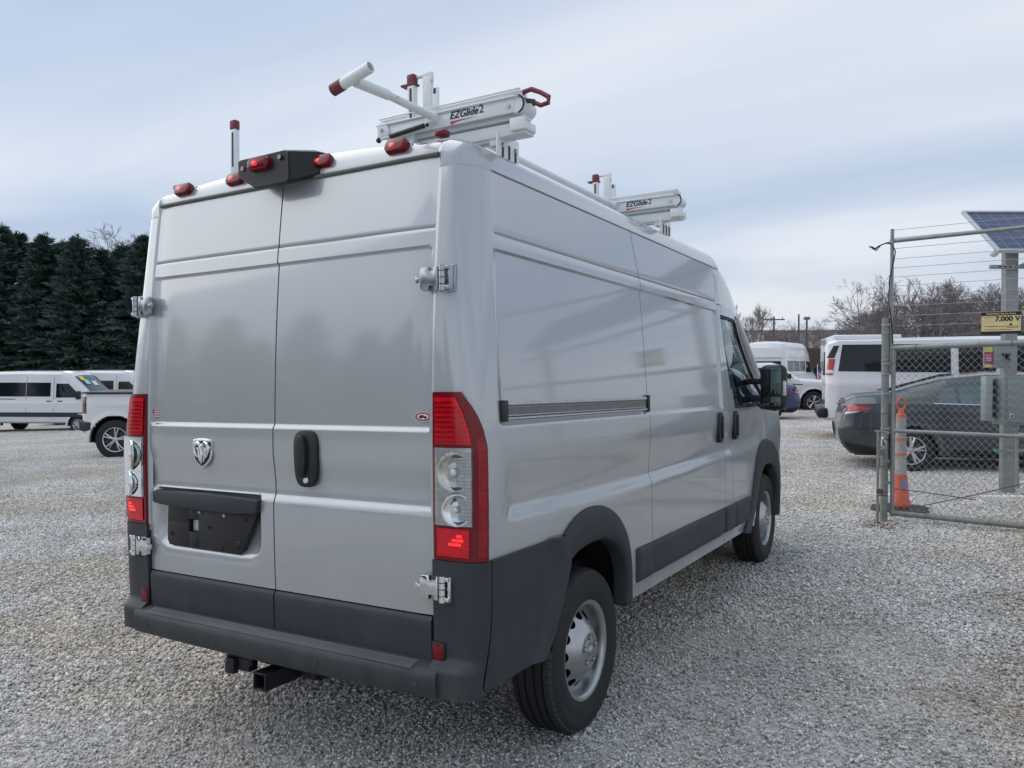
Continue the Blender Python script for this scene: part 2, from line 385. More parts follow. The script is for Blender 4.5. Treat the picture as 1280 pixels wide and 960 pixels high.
for sgn in (1, -1):
    fl = sgn > 0
    zl = np.unique(np.r_[np.linspace(.525, WZ0, 26), np.linspace(WZ0, WZ1, 20), np.linspace(WZ1, 2.155, 5)])
    P = []; uu = np.r_[0, .03, np.linspace(.075, .93, 24), .965, 1]
    for z in zl:
        y0, y1 = fd_rear(z), float(fd_front(z)); yy = y0+(y1-y0)*uu
        x = X(yy, z); P.append(np.stack([sgn*x, yy, np.full_like(yy, z)], 1))
    P = np.array(P)
    # window opening with rounded lower rear corner
    def hole(y, z, sg=sgn):
        u = (y-fd_rear(z))/(fd_front(z)-fd_rear(z)); h = (u > .075) & (u < .93) & (z > WZ0) & (z < WZ1)
        return (h & ~((u < .13) & (z < 1.50)) & ~((u < .10) & (z < 1.56))) | in_front_arch(y, z)
    fd = masked_panel('front_door', add_flange(P, 'lrtb'), SILVER, VAN, hole, not fl)
    # pane and black surround
    zg = np.linspace(WZ0-.008, WZ1+.006, 22); ug = np.linspace(.06, .94, 24)
    def pane(off, u0, u1, z0, z1, n=24):
        Q = []
        for z in np.linspace(z0, z1, 22):
            yy = fd_rear(z)+(fd_front(z)-fd_rear(z))*np.linspace(u0, u1, n); Q.append(np.stack([sgn*(X(yy, z)+off), yy, np.full(n, z)], 1))
        return np.array(Q)
    panel('window', pane(-.014, .06, .94, WZ0-.01, WZ1+.008), WGLASS, fd, mask=np.ones((21, 23), bool), flip=not fl)
    mb = MB()
    for (u0, u1, z0, z1) in ((.062, .10, WZ0, WZ1), (.905, .945, WZ0, WZ1), (.062, .945, WZ0-.012, WZ0+.022), (.062, .945, WZ1-.02, WZ1+.012), (.60, .625, WZ0, WZ1)):
        mb.grid(pane(-.004, u0, u1, z0, z1, 8))
    mb.out('window_frame', SEAL, fd)
# gap backing: a dark skin just under all side panels so the shut lines read dark
for sgn in (1, -1):
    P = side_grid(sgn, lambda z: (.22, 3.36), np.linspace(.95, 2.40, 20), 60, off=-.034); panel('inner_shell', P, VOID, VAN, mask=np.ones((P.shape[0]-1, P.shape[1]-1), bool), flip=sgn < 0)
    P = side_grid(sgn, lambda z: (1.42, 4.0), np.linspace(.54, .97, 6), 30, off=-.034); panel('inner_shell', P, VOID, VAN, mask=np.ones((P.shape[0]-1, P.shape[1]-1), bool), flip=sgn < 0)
# ---- roof
_ex, _ey = corner(2.405, np.linspace(0, 1, 80))
def yedge(x): return np.where(np.abs(x) < .812, .105, np.interp(np.abs(x), _ex, _ey))
def zb(x, y): return 2.412+.05*(1-sm(.80, .90, np.abs(x)))*(1-sm(.1, .5, y))
def roof_z(x, y, fr=1.):
    zt = 2.528+.068*(1-(x/.9)**2)
    tx = np.clip((.938-np.abs(x))/.17, 0, 1); ty = np.clip((y-yedge(x))/.21, 0, 1)
    rx = (1-(1-tx)**2.6)**(1/2.6); ry_ = (1-(1-ty)**2.5)**(1/2.5)
    b = zb(x, y); z = b+(zt-b)*np.minimum(rx, ry_)*(.4+.6*np.maximum(rx, ry_))
    z = z-.012*np.exp(-((np.abs(x)-.70)/.030)**2)*(1-sm(.2, .5, y))*ty*3*(1-ty*.3)      # dimple beside the corner blister
    z = z-.007*(1-sm(.62, .66, np.abs(x)))*sm(.5, .6, y)*(.5+.5*np.cos(x*2*math.pi/.21))
    return z
xl = np.unique(np.r_[np.linspace(-.938, -.70, 22), np.linspace(-.70, .70, 61), np.linspace(.70, .938, 22)])
tl = np.r_[0, np.linspace(.0, 1, 16)[1:]**1.4*.24, np.linspace(.26, 3.0, 60)]
P = np.array([[(x, yedge(x)+t*(1 if t > .3 else 1), 0) for x in xl] for t in tl]); P[..., 2] = roof_z(P[..., 0], P[..., 1])
a, b, _ = P.shape
lip = P[:1].copy(); lip[..., 2] = np.where(np.abs(lip[..., 0]) > .803, 2.398, lip[..., 2]-.022); lip[..., 1] += .004; lip[..., 0] *= .997; P = np.concatenate([lip, P], 0)
side_l = P[:, :1].copy(); side_l[..., 2] -= .006; side_l[..., 0] += .010; side_r = P[:, -1:].copy(); side_r[..., 2] -= .006; side_r[..., 0] -= .010
P = np.concatenate([side_l, P, side_r], 1)
yend = P[-1, 5, 1]
panel('roof', P, SILVER, VAN, mask=np.ones((P.shape[0]-1, P.shape[1]-1), bool), flip=True)
# front cap of the high roof, over the cab
def capsec(y):
    h = np.interp(y, [3.10, 3.3, 3.5, 3.65, 3.8, 3.92, 4.02], [1., .965, .87, .74, .56, .33, .10]); zb_ = np.interp(y, [3.1, 3.35, 3.6, 3.9, 4.02], [2.165, 2.155, 2.135, 2.10, 2.085])
    xb = xs(2.165)-.10*np.maximum(y-3.15, 0)**2*.9; pts = []
    c = [(xb, 0), (xb-.012, .12), (xb-.022, .243), (xb-.045, .300), (xb-.095, .350), (xb-.17, .378), (xb-.4, .410), (0, .430)]
    for _ in range(2):
        o = [c[0]]
        for p_, q_ in zip(c[:-1], c[1:]): o += [(p_[0]*.75+q_[0]*.25, p_[1]*.75+q_[1]*.25), (p_[0]*.25+q_[0]*.75, p_[1]*.25+q_[1]*.75)]
        o.append(c[-1]); c = o
    r = [(x, y, zb_+v*h) for x, v in c]; return r+[(-x, yy, z) for x, yy, z in r[::-1][1:]]
P = np.array([capsec(y) for y in np.linspace(3.122, 4.02, 34)])
P = np.concatenate([P[:1]+np.array([0, -.001, -.03]), P], 0)
panel('roof_front', P, SILVER, VAN, mask=np.ones((P.shape[0]-1, P.shape[1]-1), bool), flip=False)
# inner rear frame behind the doors, floor and hidden bulk
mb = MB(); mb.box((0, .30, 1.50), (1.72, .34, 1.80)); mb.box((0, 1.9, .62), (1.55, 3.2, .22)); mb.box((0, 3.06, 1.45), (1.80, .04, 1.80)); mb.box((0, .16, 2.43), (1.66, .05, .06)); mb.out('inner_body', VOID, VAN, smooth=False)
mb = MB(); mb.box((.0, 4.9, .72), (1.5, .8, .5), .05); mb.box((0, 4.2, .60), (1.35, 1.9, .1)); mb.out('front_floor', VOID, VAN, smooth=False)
# fender, bonnet, windscreen, front
for sgn in (1, -1):
    zl = np.linspace(.50, 1.40, 26); P = []
    for z in zl:
        yy = np.linspace(4.326, 5.33-.12*sm(.9, 1.4, z), 30); x = X(yy, z)-.012*0+.012*np.exp(-((z-1.2)/.12)**2); P.append(np.stack([sgn*x, yy, np.full_like(yy, z)+0*yy], 1))
    masked_panel('front_wing', add_flange(np.array(P), 'lt'), SILVER, VAN, in_front_arch, sgn < 0)
P = np.array([[(x*(.93-.12*t-.12*t*t), 4.55+t*.75-.1*abs(x)**2.5, 1.46-.03*t-.26*t**3-.05*abs(x)**3) for x in np.linspace(-1, 1, 24)] for t in np.linspace(0, 1, 16)])
panel('bonnet', P, SILVER, VAN)
mb = MB(); mb.box((0, 5.15, .82), (1.66, .36, .62), .12, 4); mb.box((0, 5.12, .50), (1.5, .3, .22), .08, 3); mb.out('front_bumper', TRIM, VAN)
def wsp(x, t): return (x*(.80+.08*t), 3.99+t*.72-.14*abs(x)**2*(1-.2*t), 2.13-t*.68)
panel('windscreen', np.array([[wsp(x, t) for x in np.linspace(-1, 1, 18)] for t in np.linspace(0, 1, 12)]), WGLASS, VAN, mask=np.ones((11, 17), bool), flip=True)
for sgn in (1, -1):
    p0 = Vector((sgn*.865, 3.86, 2.13)); p1 = Vector((sgn*.93, 4.62, 1.42))
    MB().tube([p0+(p1-p0)*t+Vector((0, 0, .03*math.sin(t*3.14))) for t in np.linspace(0, 1, 8)], .045, 10).out('windscreen_pillar', SILVER, VAN)
# cab interior
seat = mat('grey_seat_cloth', (.06, .065, .07), rough=.9, bump=.4, bs=400)
for sx_ in (.48, -.48):
    mb = MB(); mb.box((sx_, 3.55, 1.45), (.50, .14, .72), .06, 3, rot=(R(-12), 0, 0)); mb.box((sx_, 3.80, 1.12), (.50, .52, .16), .06, 3); mb.box((sx_, 3.47, 1.88), (.26, .09, .2), .04, 3); mb.out('cab_seat', seat, VAN)
mb = MB(); mb.box((0, 4.45, 1.28), (1.70, .45, .28), .08, 3); mb.out('dashboard', BLACK, VAN)
mb = MB(); mb.lathe([(math.cos(t)*.016, .19+math.sin(t)*.016) for t in np.linspace(0, 2*math.pi, 9)[:-1]], 24, 'y', close=True); mb.out('steering_wheel', BLACK, VAN, M=Matrix.Translation((-.48, 4.18, 1.45)) @ Matrix.Rotation(R(30), 4, 'X'))
# ---- rear doors
zd = lines(.765, 2.452, .035, (1.105, 1.15, 1.43, 1.45, 2.112, 2.182, 1.2, .90, 1.08), .006)
def door_dep(x, z, left):
    d = .0155*sm(1.12, 1.165, z)*(1-sm(1.19, 1.35, z))
    q = rrect(x, z, (-.785 if left else -.01+.02), (-.012 if left else .785), 1.2, 2.113, r=.02, w=.004)*sm(1.425, 1.452, z)
    q = np.where(True, rrect(x, z, -.79, .79, 1.2, 2.113, r=.025, w=.004), q)*sm(1.428, 1.447, z)
    d = d+.0105*q+.007*np.exp(-((z-2.182)/.004)**2)+.002*sm(2.18, 2.19, z)
    if left:  # scoop for the number plate
        d = d+.042*rrect(x, z, -.745, -.095, .885, 1.20, r=.07, w=.022)*(1-sm(1.135, 1.15, z))*sm(.86, .99, z)**.5
    return d
doors = []
for left in (True, False):
    x0, x1 = (-.806, -.0035) if left else (.0035, .806)
    xl_ = lines(x0, x1, .035, (-.745, -.095) if left else (.785,), .012) if left else lines(x0, x1, .04, (.785,), .006)
    XX, ZZ = np.meshgrid(xl_, zd); YY = yr(ZZ)+door_dep(XX, ZZ, left)+.004*sm(.70, .82, np.abs(XX))
    d_ = panel('rear_door', np.stack([XX, YY, ZZ], 2), SILVER, VAN, flange=.03, flip=False)
    if left: d_['label'] = 'left rear door with shield badge and number plate mount'
    else: d_['label'] = 'right rear door with black pull handle'
    doors.append(d_)
    xl2 = np.linspace(x0+.008*left, x1-.008*(not left), 20); zl2 = np.r_[.585, .59, np.linspace(.60, .74, 6), .752, .758, .7605]
    XX, ZZ = np.meshgrid(xl2, zl2); YY = yr(ZZ)-.012+.010*sm(.745, .7605, ZZ)
    c_ = panel('door_cladding', np.stack([XX, YY, ZZ], 2), TRIM, VAN, flange=.03)
    c_.parent = d_
LD, RD = doors
# rear frame strip over the doors (dark gutter seal) 
MB().tube([(x, .100+.0*x, 2.457) for x in np.linspace(-.80, .80, 12)], .0085, 8).out('roof_seal', mat('grey_seal', (.10, .11, .10), rough=.5), VAN)
# rear door handle
def supel(w_, h_, n=36, e=3.2, tp=0.):
    o = []
    for k in range(n):
        t = 2*math.pi*k/n; c, s_ = math.cos(t), math.sin(t); z = h_/2*abs(s_)**(2/e)*(1 if s_ > 0 else -1); x = w_/2*abs(c)**(2/e)*(1 if c > 0 else -1)*(1-tp*(.5-z/h_))
        o.append((x, z))
    return o
def rearM(x, z, off=0.): # local xy -> world x,z at the rear face, extrude towards the camera
    return Matrix.Translation((x, float(yr(z))+off, z)) @ Matrix.Rotation(R(90), 4, 'X')
h = MB(); h.prism(supel(.140, .228, tp=.18), .020, rearM(.192, 1.312, .006), .007); hd = h.out('door_handle', BLACK, RD)
h = MB(); h.prism(supel(.060, .165, e=2.6), .022, rearM(.178, 1.325, -.012), .010); h.out('pull_grip', BLACK, hd)
h = MB(); h.lathe([(-.004, 0), (-.004, .010), (0, .013)], 20, 'y', (.197, float(yr(1.22))-.0145, 1.226)); h.out('lock', CHROME, hd)
# badge: chrome ram-head shield
sh = [(-.062, .058), (-.03, .063), (0, .0645), (.03, .063), (.062, .058), (.063, 0), (.055, -.028), (.03, -.052), (0, -.068), (-.03, -.052), (-.055, -.028), (-.063, 0)]
bM = rearM(-.428, 1.315, .0)
eb = MB().prism(sh, .008, bM, .003).out('badge', CHROME, LD)
MB().prism([(x*.84, y*.84) for x, y in sh], .0105, bM, .001).out('badge_ground', BLACK, eb)
mb = MB()
for s_ in (-1, 1):
    hp = [(s_*.008, -.010), (s_*.006, .018), (s_*.010, .036), (s_*.022, .044), (s_*.036, .040), (s_*.045, .026), (s_*.043, .006), (s_*.034, -.012), (s_*.026, -.020)]
    mb.tube([bM @ Vector((x, y, .011)) for x, y in hp], .008, 8, rr=[.006, .008, .009, .0095, .0095, .0085, .0075, .006, .003])
    mb.tube([bM @ Vector((x, y, .010)) for x, y in [(s_*.030, .014), (s_*.026, .024), (s_*.020, .020), (s_*.022, .006), (s_*.018, -.018), (s_*.012, -.038)]], .005, 8, rr=[.004, .005, .006, .006, .005, .003])
mb.tube([bM @ Vector((0, y, .012)) for y in (.022, .0, -.025, -.046)], .009, 10, rr=[.006, .010, .009, .004]); mb.out('ram_head', CHROME, eb)
# number plate mount
def poly_rear(pts, off, depth, bev=.004): return dict(poly=[(x, z) for x, z in pts], depth=depth, M=Matrix.Translation((0, off, 0)) @ Matrix.Rotation(R(90), 4, 'X'), bev=bev)
mb = MB(); mb.prism(**poly_rear([(-.757, 1.130), (-.758, 1.086), (-.745, 1.078), (-.60, 1.066), (-.25, 1.062), (-.098, 1.070), (-.082, 1.080), (-.072, 1.128), (-.085, 1.133), (-.40, 1.140), (-.74, 1.137)], .048, .035, .008)); mb.out('plate_light_bar', TRIM, LD)
mb = MB(); pp = [(-.676, 1.07), (-.682, .915), (-.668, .892), (-.213, .888), (-.190, .905), (-.10, 1.07)]
bm_poly = pp
mb.prism(**poly_rear([(-.676, 1.07), (-.680, 1.0), (-.535, 1.0), (-.535, 1.07)], .062, .024, .002))
mb.prism(**poly_rear([(-.680, 1.0), (-.682, .915), (-.668, .892), (-.535, .890), (-.535, 1.0)], .0621, .0239, .002))
mb.prism(**poly_rear([(-.535, .961), (-.535, .890), (-.472, .889), (-.472, .961)], .0619, .0238, .002))
mb.prism(**poly_rear([(-.472, 1.07), (-.472, .889), (-.213, .888), (-.190, .905), (-.10, 1.07)], .0622, .0241, .003))
mb.prism(**poly_rear([(-.535, 1.07), (-.535, 1.018), (-.472, 1.018), (-.472, 1.07)], .0618, .0237, .002))
pm = mb.out('plate_mount', BLACK, LD); MB().box((-.500, .060, .988), (.05, .014, .05), .004).out('plate_window', SILVER, pm)
for k, (x, z, r) in enumerate([(-.655, .945, .012), (-.49, .912, .010), (-.32, .905, .010), (-.215, .93, .016), (-.46, 1.052, .008), (-.30, 1.048, .008), (-.17, 1.04, .009), (-.40, .99, .006)]):
    MB().lathe([(-.006, 0), (-.006, r*.7), (0, r)], 14, 'y', (x, .0375, z)).out('clip', BLACK if k not in (4, 5) else ALU, pm)
# stickers
usf = MB().box((-.779, float(yr(1.483))+.0012+.010, 1.484), (.062, .002, .040)).out('flag_sticker', mat('sticker_white', (.6, .58, .6), rough=.4), LD, smooth=False)
mb = MB()
for k in range(4): mb.box((-.779, float(yr(1.483))+.0098, 1.4995-k*.0108), (.0615, .002, .0046))
mb.out('flag_stripes', mat('sticker_red', (.45, .05, .08), rough=.4), usf, smooth=False)
MB().box((-.796, float(yr(1.483))+.0095, 1.494), (.027, .0022, .0195)).out('flag_canton', mat('sticker_blue', (.06, .07, .25), rough=.4), usf, smooth=False)
oM = rearM(.762, 1.485, .010)
st = MB().prism([(.040*math.cos(t), .019*math.sin(t)) for t in np.linspace(0, 2*math.pi, 33)[:-1]], .002, oM).out('dealer_sticker', mat('sticker_white', ()), RD)
MB().prism([(.037*math.cos(t), .0165*math.sin(t)) for t in np.linspace(0, 2*math.pi, 33)[:-1]], .0026, oM).out('sticker_ring', mat('sticker_red', ()), st)
MB().prism([(.026*math.cos(t), .0105*math.sin(t)) for t in np.linspace(0, 2*math.pi, 33)[:-1]], .0032, oM).out('sticker_centre', mat('sticker_white', ()), st)
mb = MB(); mb.prism([(-.017, -.004), (-.017, .001), (-.008, .006), (.002, .006), (.004, .002), (.016, .002), (.018, -.004)], .0038, oM)
for x in (-.010, .010): mb.prism([(x+.004*math.cos(t), -.004+.004*math.sin(t)) for t in np.linspace(0, 6.28, 13)[:-1]], .0039, oM)
mb.out('sticker_truck', BLACK, st)
# hinges
def hinge(z, sgn, lower):
    m_ = CHROME if lower else HINGE
    y = float(yr(z))
    mb = MB(); c = .826 if sgn > 0 else .852
    mb.prism([(sgn*(x-0), zz) for x, zz in [(-.060, -.036), (-.060, .036), (-.048, .043), (-.022, .043), (-.020, .028), (.0, .028), (.002, .043), (.020, .043), (.020, -.043), (.002, -.043), (0, -.026), (-.020, -.026), (-.022, -.043), (-.048, -.043)]], .020, Matrix.Translation((sgn*c, y-.012, z)) @ Matrix.Rotation(R(90), 4, 'X'), .004)
    mb.box((sgn*(c-.068), y-.024, z), (.020, .018, .016), .003); mb.box((sgn*(c-.078), y-.024, z), (.008, .012, .024), .002)
    o = mb.out('hinge', m_, LD if sgn < 0 else RD)
    mb = MB()
    for dz in (-.036, -.012, .012, .036): mb.lathe([(-.0105, 0), (-.0105, .013), (.0105, .013), (.0105, 0)], 16, 'z', (sgn*(c+.038), y-.028, z+dz))
    for dz in (-.036, .036):
        mb.box((sgn*(c+.050), y-.022, z+dz), (.036, .022, .016), .004)
    mb.box((sgn*(c+.064), y-.010, z), (.014, .030, .090), .004); mb.box((sgn*(c+.035), y+.004, z), (.08, .016, .10), .004)
    mb.lathe([(-.008, 0), (-.008, .009), (0, .011)], 6, 'y', (sgn*(c+.06), y-.010, z)); mb.out('hinge_knuckle', m_, o)
for sgn in (1, -1):
    hinge(1.985, sgn, False); hinge(.874, sgn, True)
    # recess pads behind the upper hinges
    pass
# ---- marker lights and camera housing
def marker(x, y, z, lit=True, lab=None, rot=0.):
    M = Matrix.Translation((x, y, z)) @ Matrix.Rotation(R(70 if lit else 25), 4, 'X') @ Matrix.Rotation(rot, 4, 'Z')
    b = MB(); b.box((0, 0, -.006), (.115, .050, .014), .006); o = b.out('marker_light', SILVER if lit else DREDLENS, VAN, M=M)
    b = MB(); b.prism([(-.052, -.012), (-.040, -.026), (.040, -.026), (.052, -.012), (.052, .012), (.040, .026), (-.040, .026), (-.052, .012)], .034, None, .010); b.out('lens', DREDLENS, o, M=M)
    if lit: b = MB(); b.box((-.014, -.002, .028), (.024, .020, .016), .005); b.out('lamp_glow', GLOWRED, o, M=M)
    return o
for x in (-.646, -.297, .215, .600): marker(x, .122, 2.512)
for sgn in (-1, 1): MB().box((sgn*.765, .175, 2.556), (.050, .045, .028), .010, 3).out('marker_light', DREDLENS, VAN)
bx = [(-.178, 2.552), (-.165, 2.560), (.115, 2.562), (.150, 2.560), (.262, 2.524), (.268, 2.458), (.255, 2.448), (-.075, 2.446), (-.160, 2.492)]
bx = [(-.230, 2.545), (-.222, 2.553), (.085, 2.566), (.130, 2.564), (.262, 2.528), (.270, 2.460), (.258, 2.448), (-.110, 2.436), (-.135, 2.438), (-.222, 2.484)]
cbm = MB(); fr_ = [(-.165, 2.547), (-.150, 2.553), (.105, 2.556), (.125, 2.548), (.128, 2.440), (.112, 2.430), (-.058, 2.428), (-.075, 2.432), (-.154, 2.478), (-.163, 2.490)]
md_ = [(-.172, 2.556), (-.155, 2.566), (.175, 2.566), (.200, 2.555), (.204, 2.468), (.185, 2.452), (-.058, 2.445), (-.080, 2.448), (-.160, 2.495), (-.170, 2.505)]
V_ = [(x+.004*(0 if i in (0, 9) else 0), .006, z) for i, (x, z) in enumerate(fr_)]+[(x, .016, z+.004*(1 if i < 4 else -1)) for i, (x, z) in enumerate(fr_)]+[(x, .105, z+.004) for x, z in md_]+[(x, .20, z+.010) for x, z in md_]
F_ = [list(range(10))]+[[k*10+i, k*10+(i+1) % 10, k*10+10+(i+1) % 10, k*10+10+i] for k in range(3) for i in range(10)]
cb_ = cbm.add(V_, F_).out('camera_housing', BLACK, VAN, ang=28)
b = MB(); b.lathe([(-.012, 0), (-.012, .010), (0, .012)], 16, 'y', (.085, .008, 2.53)); b.out('camera_lens', GLASSD, cb_)
b = MB(); b.lathe([(-.008, 0), (-.008, .010), (0, .012)], 16, 'y', (-.135, .008, 2.515)); b.out('camera_lens', GLASSD, cb_)
Mx = Matrix.Translation((-.03, .014, 2.520)) @ Matrix.Rotation(R(90), 4, 'X')
ml = MB().prism([(-.060, -.012), (-.044, -.028), (.044, -.028), (.060, -.012), (.060, .012), (.044, .028), (-.044, .028), (-.060, .012)], .032, Mx, .010).out('centre_marker_light', DREDLENS, cb_)
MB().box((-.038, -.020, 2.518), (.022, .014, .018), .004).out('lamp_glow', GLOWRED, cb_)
# ---- tail lights
def tl_u(z):  # how far round the pillar the lamp reaches
    zz = [.975, 1.38, 1.44, 1.49, 1.53, 1.562, 1.575]; tx_ = np.interp(z, zz, [1.008, 1.008, 1.004, .993, .968, .942, .930]); ty_ = np.interp(z, zz, [.088, .092, .076, .056, .045, .040, .039])
    u = np.linspace(0, 1, 200); cx, cy = corner(z, u, .006); return float(u[np.argmin((cx-tx_)**2+(cy-ty_)**2)])
ribs = bpy.data.materials.new('ribbed_red_lens'); ribs.use_nodes = True
def rib_mat(m, col, dark, sc, ax='Z', es=0.):
    t = m.node_tree; b = t.nodes['Principled BSDF']; b.inputs['Roughness'].default_value = .16; b.inputs['Coat Weight'].default_value = .35; b.inputs['Specular IOR Level'].default_value = .3
    tc = t.nodes.new('ShaderNodeTexCoord'); br = t.nodes.new('ShaderNodeTexBrick'); mp = t.nodes.new('ShaderNodeMapping'); mp.inputs['Rotation'].default_value = (R(90), 0, 0)
    t.links.new(tc.outputs['Object'], mp.inputs[0]); t.links.new(mp.outputs[0], br.inputs[0]); br.offset = 0; br.inputs['Scale'].default_value = sc
    br.inputs['Color1'].default_value = (*col, 1); br.inputs['Color2'].default_value = (*[c*.8 for c in col], 1); br.inputs['Mortar'].default_value = (*dark, 1); br.inputs['Mortar Size'].default_value = .018; br.inputs['Brick Width'].default_value = .9; br.inputs['Row Height'].default_value = .42; br.inputs['Mortar Smooth'].default_value = .6
    t.links.new(br.outputs[0], b.inputs['Base Color'])
    bp = t.nodes.new('ShaderNodeBump'); bp.inputs['Strength'].default_value = .35; bp.inputs['Distance'].default_value = .003; t.links.new(br.outputs['Fac'], bp.inputs['Height']); bp.invert = True; t.links.new(bp.outputs[0], b.inputs['Normal'])
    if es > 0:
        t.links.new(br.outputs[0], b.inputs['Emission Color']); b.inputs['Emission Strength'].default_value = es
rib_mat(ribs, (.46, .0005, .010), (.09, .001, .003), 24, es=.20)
ribs2 = bpy.data.materials.new('ribbed_red_lens_dim'); ribs2.use_nodes = True; rib_mat(ribs2, (.30, .002, .008), (.10, .002, .004), 12)
FACET = bpy.data.materials.new('faceted_reflector'); FACET.use_nodes = True; rib_mat(FACET, (.50, .52, .54), (.20, .21, .22), 34)
FACET.node_tree.nodes['Principled BSDF'].inputs['Metallic'].default_value = .9
def tlgrid(sgn, z0, z1, u0, u1, off, nz_=24, nu=20, ab=False):
    P = []
    for z in np.linspace(z0, z1, nz_):
        um = tl_u(z); ua = u0 if ab else .02+(um-.02)*u0; ub = min(u1, um) if ab else .02+(um-.02)*u1
        cx, cy = corner(z, np.linspace(ua, ub, nu), off); P.append(np.stack([sgn*cx, cy, np.full(nu, z)], 1))
    return np.array(P)
for sgn in (1, -1):
    fl = sgn < 0
    base = panel('tail_light', tlgrid(sgn, .975, 1.575, 0, 1, .012, 40), DREDLENS, VAN, flange=.02, flip=fl)
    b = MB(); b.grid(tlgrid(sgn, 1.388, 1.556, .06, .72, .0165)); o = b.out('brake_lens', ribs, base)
    b = MB()
    for k_ in range(9): b.grid(tlgrid(sgn, 1.394+.0175*k_, 1.401+.0175*k_, .08, .66-.03*max(0, k_-5), .0205, 3, 14))
    b.out('lens_ribs', mat('deep_red_ribs', (.20, .001, .006), rough=.12, coat=.6, spec=.6), base)
    b = MB(); b.grid(tlgrid(sgn, .990, 1.090, .08, .66, .0165)); b.out('lower_red_lens', ribs, base)
    b = MB(); b.grid(tlgrid(sgn, .992, 1.41, .80, .95, .0155)); b.out('side_red_lens', ribs2, base)
    b = MB(); b.grid(tlgrid(sgn, 1.10, 1.376, .05, .70, .0145)); b.out('reflector', FACET, base)
    # two reflector bowls with rings, under clear plastic
    for zc_, rz, uc in ((1.290, .066, .31), (1.158, .054, .33)):
        cx, cy = corner(zc_, np.array([uc]), .014); nx_, ny_ = corner(zc_, np.array([uc]), .034)
        d = Vector((sgn*float(nx_[0]-cx[0]), float(ny_[0]-cy[0]), 0)).normalized(); Mq = Matrix.Translation((sgn*float(cx[0]), float(cy[0]), zc_)) @ d.to_track_quat('Z', 'Y').to_matrix().to_4x4()
        n_ = 22; V_ = []; F_ = []
        for i_, (r_, a_) in enumerate(((1.04, .002), (1.0, .013), (.90, .013), (.74, .006), (.50, .002), (.24, .003))):
            for k_ in range(n_):
                t_ = 2*math.pi*(k_+.5*(i_ % 2))/n_; V_.append((rz*r_*math.cos(t_), rz*r_*1.08*math.sin(t_), a_))
        for i_ in range(5):
            for k_ in range(n_):
                p0, p1, q0, q1 = i_*n_+k_, i_*n_+(k_+1) % n_, (i_+1)*n_+k_, (i_+1)*n_+(k_+1) % n_
                F_ += [(p0, p1, q0), (p1, q1, q0)] if i_ % 2 == 0 else [(p0, p1, q1), (p0, q1, q0)]
        b = MB(); b.add(V_, F_); b.out('reflector_bowl', CHROME if zc_ < 1.2 else mat('smoky_reflector', (.50, .50, .48), rough=.12, metal=1, var=.2, vs=40), base, smooth=False, M=Mq)
        b = MB(); b.sphere((0, 0, .006), rz*.26, 14, 8, (1, 1, .6)); b.out('bulb', mat('frosted_bulb', (.6, .6, .58), rough=.3, coat=1), base, M=Mq)
    b = MB(); b.grid(tlgrid(sgn, 1.10, 1.376, .04, .71, .026)); b.out('clear_lens', CLEARP, base)
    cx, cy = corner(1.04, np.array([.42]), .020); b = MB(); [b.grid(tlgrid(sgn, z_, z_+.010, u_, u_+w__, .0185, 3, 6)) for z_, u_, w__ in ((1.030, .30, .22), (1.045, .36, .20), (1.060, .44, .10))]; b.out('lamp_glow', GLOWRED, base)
# ---- bumper and cladding
b = MB(); pr = [(.075, .604), (.030, .6035), (-.020, .590), (-.036, .578), (-.042, .560), (-.038, .505), (-.028, .488), (.075, .478)]
P = np.array([[(x, y+.02*(abs(x)/.85)**3, z) for y, z in pr] for x in np.linspace(-.853, .853, 30)]); b.grid(P)
b.F.append(list(range(8))); b.F.append([29*8+k for k in range(8)][::-1]); BUMP = b.out('rear_bumper', TRIM2, VAN, ang=50)
b = MB()
for k in range(7):
    y = .014-.0058*k*1.2; b.box((0, y+.004, .6010-.0022*k*.95+.0006), (1.50, .0028, .0036), .0008, 1)
b.out('step_ribs', mat('rib_highlight_plastic', (.15, .16, .175), rough=.4), BUMP)
for x in (-.743, -.279, .296, .765):
    MB().lathe([(-.0025, 0), (-.0025, .0125), (-.0032, .0145), (-.001, .016), (0, .0175)], 24, 'y', (x, -.0405+.02*(abs(x)/.85)**3, .540)).out('parking_sensor', TRIM2, BUMP)
def clad_off(z, u):  return .014+.045*(1-sm(.585, .625, z))*(1-sm(.30, .62, u))
